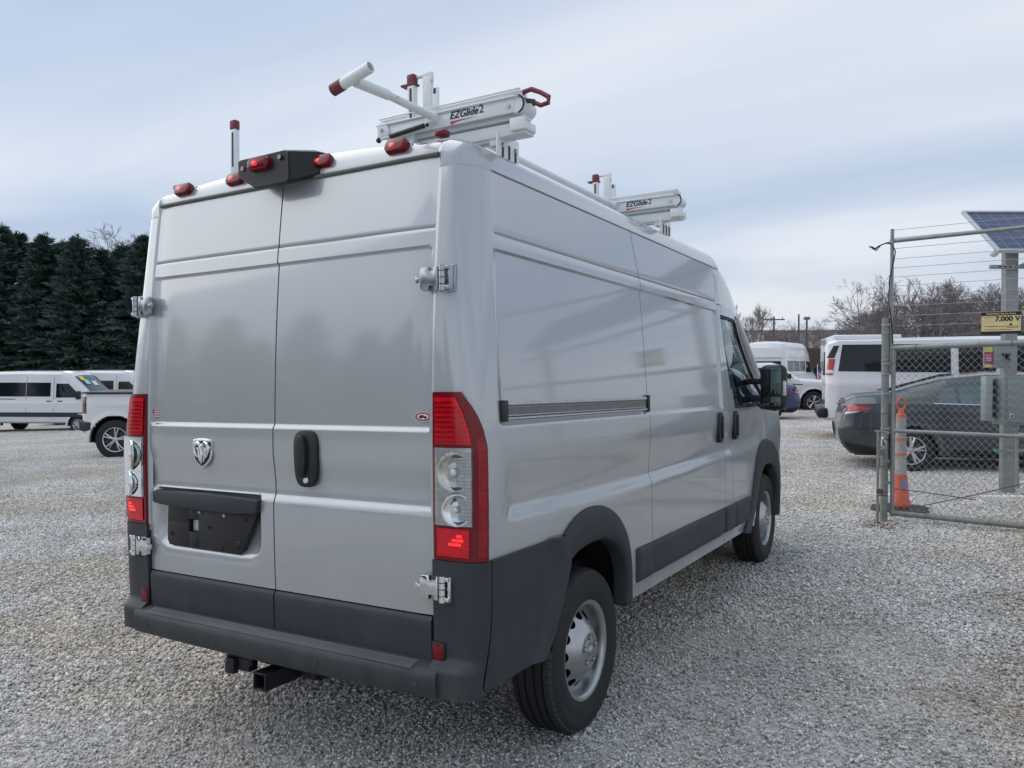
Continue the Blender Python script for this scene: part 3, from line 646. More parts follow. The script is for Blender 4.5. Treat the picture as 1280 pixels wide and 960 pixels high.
for sgn in (1, -1):
    fl = sgn < 0
    zl = np.r_[.492, .498, np.linspace(.51, .66, 14), np.linspace(.68, .955, 12), .966, .972]; P = []
    def split_y(z): return .098-.028*(1-sm(.50, .80, z))
    for z in zl:
        ct = corner(max(z, .5), np.linspace(0, 1, 60), .014); u = np.linspace(0.0, float(np.interp(split_y(z)-.003, ct[1], np.linspace(0, 1, 60))), 30); rows = []
        for q in u:
            cx, cy = corner(max(z, .5), np.array([q]), float(clad_off(z, q)))
            rows.append((sgn*(float(cx[0])+(.0)), float(cy[0]), z))
        P.append(rows)
    bc = panel('bumper_corner', np.array(P), TRIM2, VAN, flip=fl, flange=.02, ang=60)
    b = MB()
    cx, cy = corner(.64, np.array([.18]), .013); b.box((sgn*.834, float(cy[0])-.003, .642), (.058, .012, .074), .004, 2); b.out('reflector_frame', BLACK, bc)
    b = MB(); b.box((sgn*.834, float(cy[0])-.0065, .642), (.044, .010, .060), .003, 2); b.out('reflector', DREDLENS, bc)
    # side cladding between the corner piece and the wheel
    P = []
    for z in np.r_[.522, .53, np.linspace(.54, .95, 18), .966, .974]:
        y0 = float(split_y(z))+.003; y1 = float(np.interp(z, [.52, .60, .70, .80, .85, .93, .975], [.50, .575, .645, .70, .725, .715, .68]))
        yy = y0+(y1-y0)*np.r_[0, .02, np.linspace(.06, 1, 26)]; u = (yy-yy[0])/(y1-y0)
        fade = sm(.05, .25, yy)
        ct = corner(z, np.linspace(0, 1, 80), .014); xp = np.where(yy < yr(z)+.15, np.interp(yy, ct[1], ct[0]), xs(z)+.014)
        x = xp+.020*sm(.70, .86, u)-.018*sm(.92, 1., u)**2
        P.append(np.stack([sgn*x, yy, np.full_like(yy, z)], 1))
    panel('side_cladding', np.array(P), TRIM2, VAN, flip=fl, flange=.022, ang=50)
    # wheel-arch flares
    def flare(outer, inner, name):
        o = np.array(outer); i_ = np.array(inner)
        def res(p_, n=40):
            t = np.r_[0, np.cumsum(np.hypot(*np.diff(p_, axis=0).T))]; t /= t[-1]; 
            q = np.stack([np.interp(np.linspace(0, 1, n), t, p_[:, k]) for k in (0, 1)], 1)
            for _ in range(5): q[1:-1] = (q[:-2]+2*q[1:-1]+q[2:])/4
            return q
        o, i_ = res(o), res(i_); P = []
        for (w_, xo) in ((0, -.012), (0, .004), (.03, .013), (.12, .020), (.4, .024), (.75, .022), (.93, .014), (1., .002), (1., -.06)):
            q = o*(1-w_)+i_*w_; tp = taper(q[:, 0], q[:, 1]); P.append(np.stack([sgn*(xs(q[:, 1])+xo-tp), q[:, 0], q[:, 1]], 1))
        b = MB(); b.grid(np.array(P)); return b.out(name, TRIM2, VAN, ang=45)
    flare([(.672, .975), (.765, 1.030), (.885, 1.057), (1.03, 1.057), (1.15, 1.028), (1.25, .978), (1.345, .890), (1.395, .775), (1.410, .648), (1.408, .545)],
          [(.715, .845), (.78, .874), (.905, .893), (1.03, .896), (1.105, .890), (1.24, .838), (1.31, .773), (1.345, .70), (1.352, .62), (1.350, .525)], 'wheel_arch')
    flare([(3.60, .520), (3.67, .575), (3.78, .69), (3.87, .85), (3.93, .99), (4.02, 1.12), (4.13, 1.165), (4.29, 1.178), (4.53, 1.135), (4.70, 1.045), (4.775, .92), (4.79, .80), (4.75, .64), (4.72, .52)],
          [(3.76, .50), (3.84, .575), (3.93, .69), (4.02, .82), (4.11, .92), (4.20, .955), (4.32, .970), (4.49, .960), (4.59, .904), (4.68, .80), (4.71, .72), (4.72, .64), (4.71, .58), (4.69, .50)], 'wheel_arch')
    # mouldings along the sill
    def mould(y0, y1, sl0=0., sl1=0.):
        P = []
        for z, o_ in ((.600, -.004), (.602, .008), (.612, .016), (.64, .018), (.74, .018), (.765, .015), (.773, .006), (.774, -.004)):
            f_ = (z-.6)/.174; a0, a1 = y0+sl0*f_, y1+sl1*f_; yy = np.linspace(a0, a1, 14); e_ = np.minimum(1, np.minimum((yy-a0)/.012+.2, (a1-yy)/.012+.2))
            P.append(np.stack([sgn*(xs(z)-taper(yy, z)+o_*np.minimum(1, e_)), yy, np.full(14, z)], 1))
        panel('side_moulding', np.array(P), TRIM2, VAN, flip=fl, flange=.012, ang=50)
    mould(1.492, 1.712); mould(1.722, 3.098); mould(3.106, 3.322, 0, .006); mould(3.332, 3.70, .006, .07)
    # arch liners
    for yc in (1.02, 4.42):
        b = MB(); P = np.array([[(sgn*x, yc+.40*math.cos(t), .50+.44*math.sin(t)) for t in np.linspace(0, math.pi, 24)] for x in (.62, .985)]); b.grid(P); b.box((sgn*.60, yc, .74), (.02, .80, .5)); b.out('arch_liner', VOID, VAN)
# ---- sliding door rail, side handles, fuel flap is on the other side
b = MB(); b.box((.983, .958, 1.501), (.018, 1.47, .072)); rl = b.out('door_rail_recess', mat('rail_grey', (.16, .165, .16), rough=.5, var=.2, vs=20), VAN, smooth=False)
b = MB(); b.box((.994, .955, 1.531), (.022, 1.43, .015), .002, 1); b.box((.996, .955, 1.473), (.024, 1.43, .007), .0015, 1); b.box((.9935, .955, 1.484), (.014, 1.43, .004), .001, 1); b.box((.990, .955, 1.516), (.004, 1.43, .0025)); b.out('door_rail', ALU, rl)
b = MB(); b.box((.992, .222, 1.502), (.032, .045, .080), .004); b.out('rail_end_cap', BLACK, rl)
b = MB(); b.box((.990, 1.708, 1.503), (.030, .026, .088), .004); b.out('rail_end_cap', BLACK, rl)
def side_handle(yc, sgn=1, par=None):
    zc = 1.318; x = float(xs(zc))-.010
    M = Matrix.Translation((sgn*x, yc, zc)) @ Matrix.Rotation(sgn*R(90), 4, 'Z') @ Matrix.Rotation(R(90), 4, 'X')
    o = MB().prism(supel(.105, .205, e=2.8), .026, M, .010).out('door_handle', BLACK, par)
    b = MB(); b.prism(supel(.034, .150, e=2.6), .012, M @ Matrix.Translation((-.006, 0, .026)), .005); b.out('pull_grip', BLACK, o)
kids = {o.name.split('.')[0]+('R' if o.type == 'MESH' and sum(v.co.x for v in list(o.data.vertices)[:5]) > 0 else 'L'): o for o in VAN.children if o.name.split('.')[0] in ('sliding_door', 'front_door')}
side_handle(3.012, 1, kids['sliding_doorR']); side_handle(3.395, 1, kids['front_doorR']); side_handle(3.395, -1, kids['front_doorL'])
# ---- door mirrors
MIRG = mat('mirror_glass_tint', (.09, .12, .12), rough=.05, metal=1, var=0)
for sgn in (1, -1):
    b = MB(); b.box((sgn*1.145, 3.985, 1.582), (.195, .12, .345), .05, 4); ho = b.out('mirror', BLACK, VAN)
    b = MB(); b.box((sgn*.995, 3.99, 1.63), (.14, .075, .045), .015); b.box((sgn*.995, 3.99, 1.50), (.14, .075, .05), .015); b.box((sgn*.935, 3.98, 1.56), (.04, .12, .26), .015); b.out('mirror_arm', BLACK, ho)
    b = MB(); b.box((sgn*1.138, 3.922, 1.625), (.150, .006, .200), .02, 3); b.out('mirror_glass', MIRG, ho)
    b = MB(); b.box((sgn*1.138, 3.923, 1.475), (.140, .006, .070), .02, 3); b.out('mirror_glass', MIRG, ho)
    b = MB(); b.box((sgn*1.228, 3.975, 1.575), (.026, .085, .115), .01, 3); b.out('indicator', mat('clear_amber_lens', (.6, .5, .45), rough=.15, coat=1), ho)
    b = MB(); b.tube([(sgn*1.02, 3.98, 1.455), (sgn*1.05, 3.99, 1.425), (sgn*1.15, 3.99, 1.410), (sgn*1.21, 3.98, 1.43)], .009, 8); b.out('mirror_strut', BLACK, ho)
# ---- hitch and underbody
b = MB()
for (dx_, dz_, w_, h_) in ((-.032, 0, .008, .072), (.032, 0, .008, .072), (0, .032, .056, .008), (0, -.032, .056, .008)): b.box((dx_-.03, .12, .398+dz_), (w_, .28, h_), .002, 1)
b.box((-.03, .16, .398), (.05, .02, .05)); b.box((-.03, .20, .40), (.30, .05, .07), .006); b.box((.10, .17, .43), (.05, .06, .10)); b.box((-.03, .26, .43), (1.3, .06, .06), .01); o = b.out('tow_hitch', BLACK, VAN)
MB().box((-.03, -.012, .398), (.082, .016, .082), .004, 2).out('receiver_collar', BLACK, o) if False else None
b = MB(); b.box((-.215, -.0, .432), (.052, .03, .066), .004); b.box((-.16, .03, .438), (.09, .05, .05), .006); b.box((-.18, .02, .46), (.15, .02, .04)); b.out('trailer_socket', BLACK, o)
MB().lathe([(-.02, 0), (-.02, .008), (0, .008)], 10, 'y', (-.232, -.012, .452)).out('socket_bolt', ALU, o)
b = MB(); b.box((.05, .16, .475), (.05, .02, .02), .004); b.out('hitch_pin', ALU, o)
b = MB(); b.tube([(-.85, 1.0, .40), (.85, 1.0, .40)], .045, 12); b.box((.62, 1.0, .44), (.07, 1.4, .04), .01); b.box((-.62, 1.0, .44), (.07, 1.4, .04), .01); b.box((0, .55, .46), (.8, .7, .14), .04); b.tube([(-.35, 3.8, .38), (-.35, 1.5, .36), (-.38, 1.2, .42), (-.42, .4, .42)], .035, 10); b.out('rear_axle', BLACK, VAN)
# ---- wheels
def wheel(yc, zc, sgn):
    xo = .972; Rr = .365
    tM = Matrix.Translation((sgn*(xo-.11), yc, zc)) @ (Matrix.Rotation(math.pi, 4, 'Z') if sgn < 0 else Matrix.Identity(4))
    root = MB(); root.lathe([(-.10, .05), (.085, .05), (.085, 0)], 24); root_o = root.out('wheel', BLACK, VAN, M=tM)
    W = .110
    pf = [(-W+.012, .215), (-W+.002, .25), (-W, .30), (-W+.010, .335), (-W+.022, .352), (-.080, .360)]
    g = [-.060, -.022, .022, .060]
    for q in g: pf += [(q-.0065, .3645), (q-.005, .354), (q+.005, .354), (q+.0065, .3645)]
    pf += [(.080, .360), (W-.022, .352), (W-.014, .344), (W-.012, .338), (W-.004, .325), (W, .300), (W-.001, .285), (W+.001, .283), (W-.001, .268), (W-.004, .240), (W-.012, .228), (W-.014, .219), (W-.022, .214)]
    b = MB(); b.lathe(pf, 96); tyre = b.out('tyre', RUBBER, root_o, M=tM, ang=30)
    # shoulder lugs and sipes, one joined part per tyre
    b = MB()
    for k in range(64):
        t = 2*math.pi*k/64
        for xx, wd in ((W-.030, .030), (-W+.030, .030)):
            q = Matrix.Rotation(t, 4, 'X') @ Matrix.Translation((xx, 0, .3575))
            V = np.array([[x, y, z] for x in (-.5, .5) for y in (-.5, .5) for z in (-.5, .5)])*np.array([wd, .024, .009]); V[:, 2] -= .012*(np.sign(xx)*V[:, 0] > 0)
            b.add(V @ np.array(q.to_3x3()).T+np.array(q.translation), [(0, 1, 3, 2), (4, 6, 7, 5), (0, 4, 5, 1), (2, 3, 7, 6), (0, 2, 6, 4), (1, 5, 7, 3)])
    o = b.out('tread_blocks', RUBBERD, tyre, M=tM, smooth=False); o['kind'] = 'stuff'
    # raised lettering on the sidewall
    for txt, a0 in (('ECO PRO', 55), ('LT 225/75R16', 235)):
        V, F = text_mesh(txt, .034, .0012, spacing=1.15)
        if len(V):
            ang_ = R(a0)-V[:, 0]/.312*1.0; rad = .312+V[:, 1]
            V2 = np.stack([np.full(len(V), W-.0015)+V[:, 2]*1.0, rad*np.cos(ang_), rad*np.sin(ang_)], 1)
            mk('sidewall_lettering', V2 @ np.array(tM.to_3x3()).T+np.array(tM.translation), F, RUBBERD, tyre, smooth=False)
    # steel rim: polar sheet with punched holes
    prof = [(.0, .0), (.020, .0), (.020, .045), (.016, .052), (.018, .058), (.018, .083), (.010, .094), (.000, .110), (-.018, .130), (-.036, .150), (-.052, .168), (-.060, .180), (-.062, .188), (-.050, .193), (-.020, .196), (-.006, .200), (.0, .210), (.003, .222)]
    pr_ = np.array([(p_[0], p_[1]) for p_ in prof]); t_ = np.r_[0, np.cumsum(np.hypot(*np.diff(pr_, axis=0).T))]; tt = np.linspace(0, t_[-1], 60); A = np.interp(tt, t_, pr_[:, 0]); Rd = np.interp(tt, t_, pr_[:, 1])
    n = 160; V = []; 
    for a_, r_ in zip(A, Rd):
        for k in range(n): V.append((a_, r_*math.cos(2*math.pi*k/n), r_*math.sin(2*math.pi*k/n)))
    V = np.array(V); NH = 12; rh = .153; hr_ = .026; a_h = 0.
    keep = []
    for i in range(len(A)-1):
        for k in range(n):
            rc = (Rd[i]+Rd[i+1])/2; th = 2*math.pi*(k+.5)/n; dt = (th*NH/(2*math.pi)) % 1.0
            dt = min(dt, 1-dt)*2*math.pi/NH*rh; dr = (rc-rh)*1.35
            if math.hypot(dt, dr) < hr_ and rc > .12: continue
            keep.append((i*n+k, i*n+(k+1) % n, (i+1)*n+(k+1) % n, (i+1)*n+k))
    # pull the ragged edge onto a clean circle
    rr = np.hypot(V[:, 1], V[:, 2]); th = np.arctan2(V[:, 2], V[:, 1]) % (2*math.pi)
    f = th*NH/(2*math.pi); kk = np.round(f); dt = (f-kk)*2*math.pi/NH*rh; dr = (rr-rh)*1.35; d = np.hypot(dt, dr); s_ = (d < hr_*1.25) & (d > hr_*.75) & (rr > .12)
    nr = rh+dr/np.maximum(d, 1e-6)*hr_/1.35; nth = kk*2*math.pi/NH+(dt/np.maximum(d, 1e-6)*hr_)/rh
    V[s_, 1] = (nr*np.cos(nth))[s_]; V[s_, 2] = (nr*np.sin(nth))[s_]; V[s_, 0] = np.interp(nr[s_], Rd[12:-6], A[12:-6])
    V[:, 0] += W-.016
    rim = mk('rim', V @ np.array(tM.to_3x3()).T+np.array(tM.translation), keep, STEEL, root_o, ang=50)
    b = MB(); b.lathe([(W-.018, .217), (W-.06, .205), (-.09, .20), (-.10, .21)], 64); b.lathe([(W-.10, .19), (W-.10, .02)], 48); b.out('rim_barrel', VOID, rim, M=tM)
    for k in range(5):
        t = 2*math.pi*k/5+.3; cy, cz = .058*math.cos(t), .058*math.sin(t)
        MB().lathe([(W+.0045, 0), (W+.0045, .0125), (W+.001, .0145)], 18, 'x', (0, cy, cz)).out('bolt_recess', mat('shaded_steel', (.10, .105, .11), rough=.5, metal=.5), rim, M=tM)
        MB().lathe([(W+.010, 0), (W+.010, .007), (W+.003, .008)], 6, 'x', (0, cy, cz)).out('wheel_bolt', ALU, rim, M=tM)
        b = MB(); b.box((W+.0035, .076*math.cos(t+.628), .076*math.sin(t+.628)), (.004, .012, .012), .002); b.out('rim_pad', STEEL, rim, M=tM)
    MB().lathe([(W+.016, 0), (W+.015, .014), (W+.010, .022), (W+.003, .024)], 28).out('centre_cap', STEEL, rim, M=tM)
    return root_o
for sgn in (1, -1):
    wheel(1.003, .395, sgn); wheel(4.464, .507, sgn)

# ================================================================== ladder rack on the roof
RACK = thing('ladder_rack', 'white drop-down ladder rack bolted across the van roof, red-tipped arms', 'ladder rack', M=VM)
def crossbar(y, full):
    b = MB()
    b.box((.04, y+.06, 2.602), (1.94, .075, .050), .006); b.box((.66, y+.06, 2.665), (.68, .07, .055), .006)   # base channel
    base = b.out('crossbar', WHITEP, RACK)
    b = MB(); z0, z1 = 2.655, 2.742
    b.box((.65, y, 2.682), (.66, .014, .058), .004); b.box((.65, y-.004, 2.712), (.70, .03, .006), .002, 1); b.out('arm_plate', WHITEP, base)
    b = MB(); b.box((.65, y+.035, 2.728), (.70, .050, .030), .004); b.box((.65, y+.003, 2.745), (.70, .010, .006), .002, 1)
    b.out('slide_channel', WHITEP, base)
    b = MB(); b.prism([(-.03, -.035), (.02, -.035), (.035, -.01), (.02, .035), (-.03, .035)], .010, Matrix.Translation((.335, y-.006, 2.688)) @ Matrix.Rotation(R(90), 4, 'X'), .003); b.out('pivot_plate', WHITEP, base)
    b = MB(); b.lathe([(-.012, 0), (-.012, .009), (0, .009)], 6, 'y', (.330, y-.016, 2.690)); b.lathe([(-.012, 0), (-.012, .008), (0, .008)], 6, 'y', (.955, y-.006, 2.680)); b.out('pivot_bolt', ALU, base)
    b = MB(); b.lathe([(-.030, 0), (-.030, .030), (-.026, .034), (.075, .034), (.080, .030), (.080, 0)], 24, 'y', (.985, y+.025, 2.682)); b.out('roller', WHITEP, base)
    b = MB(); b.tube([(.985+.036*math.cos(t), y-.007, 2.682+.036*math.sin(t)) for t in np.linspace(-1.2, 1.9, 14)], .0035, 8); b.out('roller_band', mat('navy_rubber', (.01, .014, .03), rough=.5), base)
    b = MB(); b.box((.985, y+.008, 2.612), (.07, .012, .052), .005); b.box((.985, y+.05, 2.605), (.07, .09, .036), .006); b.out('end_plate', WHITEP, base)
    # foot on the roof gutter
    for sx_ in (1, -1):
        b = MB(); b.box((sx_*.885, y+.10, 2.535), (.012, .17, .13), .006); b.box((sx_*.865, y+.06, 2.575), (.05, .06, .05), .006)
        b.box((sx_*.70, y+.06, 2.577), (.34, .05, .018), .004); b.box((sx_*.875, y+.10, 2.478), (.06, .17, .012), .004); ft = b.out('foot', WHITEP, base)
        for dy_ in (-.05, .0, .05):
            MB().box((sx_*.8925, y+.10+dy_, 2.535), (.004, .014, .055), .0015, 1).out('bolt_slot', mat('slot_grey', (.05, .055, .06), rough=.6), ft)
            if dy_: MB().lathe([(0, 0), (0, .008), (-.008, .008)], 6, 'x', (sx_*.90, y+.10+dy_, 2.55)).out('foot_bolt', ALU, ft)
    # name decal: text and red swoosh
    V, F = text_mesh('EZGlide', .0405, .0004, shear=.3, align='LEFT', spacing=1.02); M_ = Matrix.Translation((.675, y-.0085, 2.6895)) @ Matrix.Rotation(R(90), 4, 'X')
    V = V+np.array([0, 0, 0]); V2 = V.copy()
    V = np.vstack([V+np.array([dx_, dy_, 0]) for dx_, dy_ in ((0, 0), (.0022, 0), (.0011, .0011))]); nF = len(V2); F = [[i+k*nF for i in f] for k in range(3) for f in F]
    V[:, 2] += np.repeat([0, .0002, .0004], nF)
    lab = mk('name_decal', V @ np.array(M_.to_3x3()).T+np.array(M_.translation), F, mat('decal_black', (.01, .01, .02), rough=.4), base, smooth=False)
    V, F = text_mesh('2', .046, .0004, align='LEFT'); V[:, 0] += .143; V[:, 1] += .002; mk('name_decal_number', V @ np.array(M_.to_3x3()).T+np.array(M_.translation), F, mat('decal_black', ()), lab, smooth=False)
    MB().prism([(.004, -.022), (.010, -.036), (.020, -.030), (.05, -.0255), (.13, -.0215), (.05, -.0215)], .001, M_).out('red_swoosh', mat('decal_red', (.55, .01, .04), rough=.4), lab)
    # upright post with red cap, bracket with a hasp
    def post(x, top, br=True):
        b = MB(); b.box((x, y+.02, (2.62+top)/2), (.034, .030, top-2.62), .003); po = b.out('upright_post', WHITEP, base)
        MB().box((x+.002, y+.004, (2.66+top)/2), (.010, .003, top-2.70)).out('post_channel', mat('slot_grey', ()), po)
        MB().box((x, y+.02, top+.018), (.040, .036, .050), .009, 3).out('red_cap', REDCAP, po)
        if br:
            b = MB(); b.box((x-.012, y+.02, top-.002), (.075, .04, .010), .004, 2); b.out('cap_flange', REDCAP, po)
            b = MB(); b.box((x+.075, y+.03, top-.035), (.046, .018, .15), .003); b.box((x+.045, y+.03, top+.030), (.10, .02, .009), .003); b.box((x+.106, y+.03, top-.09), (.045, .012, .12), .003); b.box((x+.09, y+.03, top-.145), (.10, .03, .03), .003); b.out('stop_bracket', WHITEP, base)
            MB().box((x+.112, y+.023, top-.045), (.013, .004, .022), .002).out('hasp_slot', mat('slot_grey', ()), po)
            b = MB(); b.lathe([(-.010, 0), (-.010, .006), (0, .006)], 6, 'y', (x+.10, y+.022, top-.0)); b.lathe([(-.010, 0), (-.010, .006), (0, .006)], 6, 'y', (x+.085, y+.022, top-.135)); b.out('bracket_bolt', ALU, po)
    post(.468, 2.868)
    if full: post(-.62, 2.868, False)
    return base
b0 = crossbar(.36, True); b1 = crossbar(2.215, False)
# red pull handle on the rear bar only
MB().tube([(.985, .39, 2.716), (1.000, .39, 2.738), (1.035, .39, 2.742), (1.075, .39, 2.722), (1.110, .39, 2.698), (1.108, .39, 2.676), (1.075, .39, 2.672), (1.055, .39, 2.684), (1.040, .39, 2.682)], .0085, 8, rr=[.008, .010, .010, .009, .010, .010, .009, .009, .008]).out('pull_handle', REDCAP, b0)
MB().box((1.005, .385, 2.704), (.10, .008, .018), .002, rot=(0, R(18), 0)).out('handle_tongue', mat('blackened_steel', (.06, .06, .07), rough=.3, metal=.7), b0)
# gas strut
MB().tube([(.385, .335, 2.652), (.560, .335, 2.668)], .010, 14).out('gas_strut', BLACK, b0)
MB().tube([(.322, .335, 2.646), (.385, .335, 2.652)], .005, 10).out('strut_rod', ALU, b0)
b = MB(); b.sphere((.322, .335, 2.646), .012); b.sphere((.575, .337, 2.669), .008); b.out('strut_joint', BLACK, b0)
# drive shaft and the crank handle that hangs out behind
MB().tube([(.598, .335, 2.697), (.594, 2.20, 2.697)], .0165, 18).out('drive_shaft', WHITEP, RACK)
b = MB(); b.tube([(.598, .345, 2.700), (.593, -.045, 2.703)], .0155, 18); b.tube([(.594, .06, 2.7025), (.600, -.125, 2.690)], .0195, 18); ar = b.out('crank_arm', WHITEP, RACK)
for y in (.10, .255, .31): MB().lathe([(-.004, 0), (-.004, .005), (0, .005)], 8, 'x', (.612, y, 2.702)).out('arm_bolt', ALU, ar)
MB().tube([(.600, -.085, 2.715), (.606, -.090, 2.728), (.615, -.098, 2.722)], .003, 6).out('spring_pin', ALU, ar)
d0 = Vector((.535, -.150, 2.674)); d1 = Vector((.690, -.150, 2.716))
b = MB(); dd = (d1-d0).normalized()
def hollow(p0, p1, ro, ri, n=28):
    q = (p1-p0).to_track_quat('Z', 'Y').to_matrix().to_4x4(); Lh = (p1-p0).length
    bb_ = MB(); bb_.lathe([(0, 0), (0, ro), (Lh, ro), (Lh, ri), (.02, ri), (.02, 0)], n, 'z'); return bb_, Matrix.Translation(p0) @ q
bb_, Mh = hollow(d0, d1, .0205, .0165); ct = bb_.out('crank_socket', WHITEP, ar, M=Mh)
bb_, Mh = hollow(d0-dd*.022, d0+dd*.028, .0222, .018); bb_.out('red_cap', REDCAP, ct, M=Mh)
bb_, Mh = hollow(d0+dd*.10, d0+dd*.13, .012, .008); 
for y in (.345, 2.20):
    b = MB(); b.lathe([(-.020, 0), (-.020, .024), (.010, .030), (.010, 0)], 20, 'y', (.598, y, 2.697)); b.out('shaft_collar', WHITEP, RACK)
MB().sphere((.84, 2.42, 2.545), .03, sc=(1.3, 1, .6)).out('foam_pad', mat('yellow_foam', (.45, .36, .12), rough=.8), b1)
# ================================================================== ground and gravel
def geo(a, b, n): return np.geomspace(a, b, n)
sg = np.unique(np.r_[-geo(.8, 1500, 60), 0, geo(.8, 1500, 60)]); Dg = np.unique(np.r_[-geo(.8, 900, 30), 0, geo(.8, 1800, 80)])
P = []
for D in Dg:
    x = CG[0]+SD[0]*sg+DD[0]*D; y = CG[1]+SD[1]*sg+DD[1]*D; P.append(np.stack([x, y, gz(x, y)-.004], 1))
gm = bpy.data.materials.new('gravel_ground'); gm.use_nodes = True
def gravel_nodes(m, stones):
    t = m.node_tree; b = t.nodes['Principled BSDF']; b.inputs['Roughness'].default_value = .9; b.inputs['Specular IOR Level'].default_value = .25; n = t.nodes.new; l = t.links.new
    ge = n('ShaderNodeNewGeometry')
    big = n('ShaderNodeTexNoise'); big.inputs['Scale'].default_value = .38; big.inputs['Detail'].default_value = 5; big.inputs['Roughness'].default_value = .6; l(ge.outputs['Position'], big.inputs['Vector'])
    rp = n('ShaderNodeValToRGB'); l(big.outputs[0], rp.inputs[0]); e = rp.color_ramp.elements
    e[0].position = .46; e[0].color = (1, 1, 1, 1); e[1].position = .60; e[1].color = (.94, .885, .81, 1)
    med = n('ShaderNodeTexNoise'); med.inputs['Scale'].default_value = 1.7; med.inputs['Detail'].default_value = 4; l(ge.outputs['Position'], med.inputs['Vector'])
    mr = n('ShaderNodeMapRange'); l(med.outputs[0], mr.inputs[0]); mr.inputs[1].default_value = .3; mr.inputs[2].default_value = .7; mr.inputs[3].default_value = .86; mr.inputs[4].default_value = 1.1
    cr = n('ShaderNodeValToRGB'); e = cr.color_ramp.elements; e[0].position = 0; e[0].color = (.24, .238, .232, 1); e[1].position = 1; e[1].color = (.86, .85, .83, 1)
    for p_, c_ in ((.15, (.44, .438, .432)), (.5, (.57, .567, .560)), (.74, (.68, .675, .665)), (.80, (.52, .455, .385)), (.86, (.73, .727, .72))):
        q = e.new(p_); q.color = (*c_, 1)
    if stones:
        at = n('ShaderNodeAttribute'); at.attribute_name = 'tint'; l(at.outputs['Fac'], cr.inputs[0])
    else:
        vo = n('ShaderNodeTexVoronoi'); vo.inputs['Scale'].default_value = 42; l(ge.outputs['Position'], vo.inputs['Vector']); sp = n('ShaderNodeSeparateColor'); l(vo.outputs['Color'], sp.inputs[0]); l(sp.outputs[0], cr.inputs[0])
        bp = n('ShaderNodeBump'); bp.inputs['Strength'].default_value = .8; bp.inputs['Distance'].default_value = .012; bp.invert = True; l(vo.outputs['Distance'], bp.inputs['Height']); l(bp.outputs[0], b.inputs['Normal'])
    m1 = n('ShaderNodeMix'); m1.data_type = 'RGBA'; m1.blend_type = 'MULTIPLY'; m1.inputs[0].default_value = 1; l(cr.outputs[0], m1.inputs[6]); l(rp.outputs[0], m1.inputs[7])
    m2 = n('ShaderNodeMix'); m2.data_type = 'RGBA'; m2.blend_type = 'MULTIPLY'; m2.inputs[0].default_value = 1; l(m1.outputs[2], m2.inputs[6]); l(mr.outputs[0], m2.inputs[7])
    hs = n('ShaderNodeMix'); hs.data_type = 'RGBA'; hs.blend_type = 'MULTIPLY'; hs.inputs[0].default_value = 1; l(m2.outputs[2], hs.inputs[6]); k = 1.0 if stones else .84; hs.inputs[7].default_value = (k*1.03, k*1.02, k, 1)
    # faint curved wheel tracks where stones are pressed in and dusty
    last = hs.outputs[2]; c0 = sD(12.5, -1.0)
    for rad in (9.2, 10.9):
        sb = n('ShaderNodeVectorMath'); sb.operation = 'SUBTRACT'; l(ge.outputs['Position'], sb.inputs[0]); sb.inputs[1].default_value = (c0.x, c0.y, 0)
        ml_ = n('ShaderNodeVectorMath'); ml_.operation = 'MULTIPLY'; l(sb.outputs[0], ml_.inputs[0]); ml_.inputs[1].default_value = (1, 1, 0)
        ln = n('ShaderNodeVectorMath'); ln.operation = 'LENGTH'; l(ml_.outputs[0], ln.inputs[0]); a1 = n('ShaderNodeMath'); a1.operation = 'ADD'; l(ln.outputs['Value'], a1.inputs[0]); l(med.outputs[0], a1.inputs[1])
        a2 = n('ShaderNodeMath'); a2.operation = 'SUBTRACT'; l(a1.outputs[0], a2.inputs[0]); a2.inputs[1].default_value = rad+.5; a3 = n('ShaderNodeMath'); a3.operation = 'ABSOLUTE'; l(a2.outputs[0], a3.inputs[0])
        m4 = n('ShaderNodeMapRange'); m4.interpolation_type = 'SMOOTHSTEP'; l(a3.outputs[0], m4.inputs[0]); m4.inputs[1].default_value = .12; m4.inputs[2].default_value = .55; m4.inputs[3].default_value = .75; m4.inputs[4].default_value = 0
        mk_ = n('ShaderNodeMix'); mk_.data_type = 'RGBA'; mk_.blend_type = 'MULTIPLY'; l(m4.outputs[0], mk_.inputs[0]); l(last, mk_.inputs[6]); mk_.inputs[7].default_value = (.86, .82, .77, 1); last = mk_.outputs[2]
    l(last, b.inputs['Base Color'])
gravel_nodes(gm, False)
GR = MB().grid(np.array(P)).out('ground', gm); GR['kind'] = 'structure'
sm_ = bpy.data.materials.new('gravel_stone'); sm_.use_nodes = True; gravel_nodes(sm_, True)
bm = bmesh.new(); bmesh.ops.create_icosphere(bm, subdivisions=1, radius=1); IV = np.array([v.co[:] for v in bm.verts]); IF = np.array([[v.index for v in f.verts] for f in bm.faces]); bm.free()
def rots(n):
    q = rng.normal(size=(n, 4)); q /= np.linalg.norm(q, axis=1, keepdims=True); w_, x, y, z = q.T
    return np.stack([np.stack([1-2*(y*y+z*z), 2*(x*y-z*w_), 2*(x*z+y*w_)], 1), np.stack([2*(x*y+z*w_), 1-2*(x*x+z*z), 2*(y*z-x*w_)], 1), np.stack([2*(x*z-y*w_), 2*(y*z+x*w_), 1-2*(x*x+y*y)], 1)], 1)
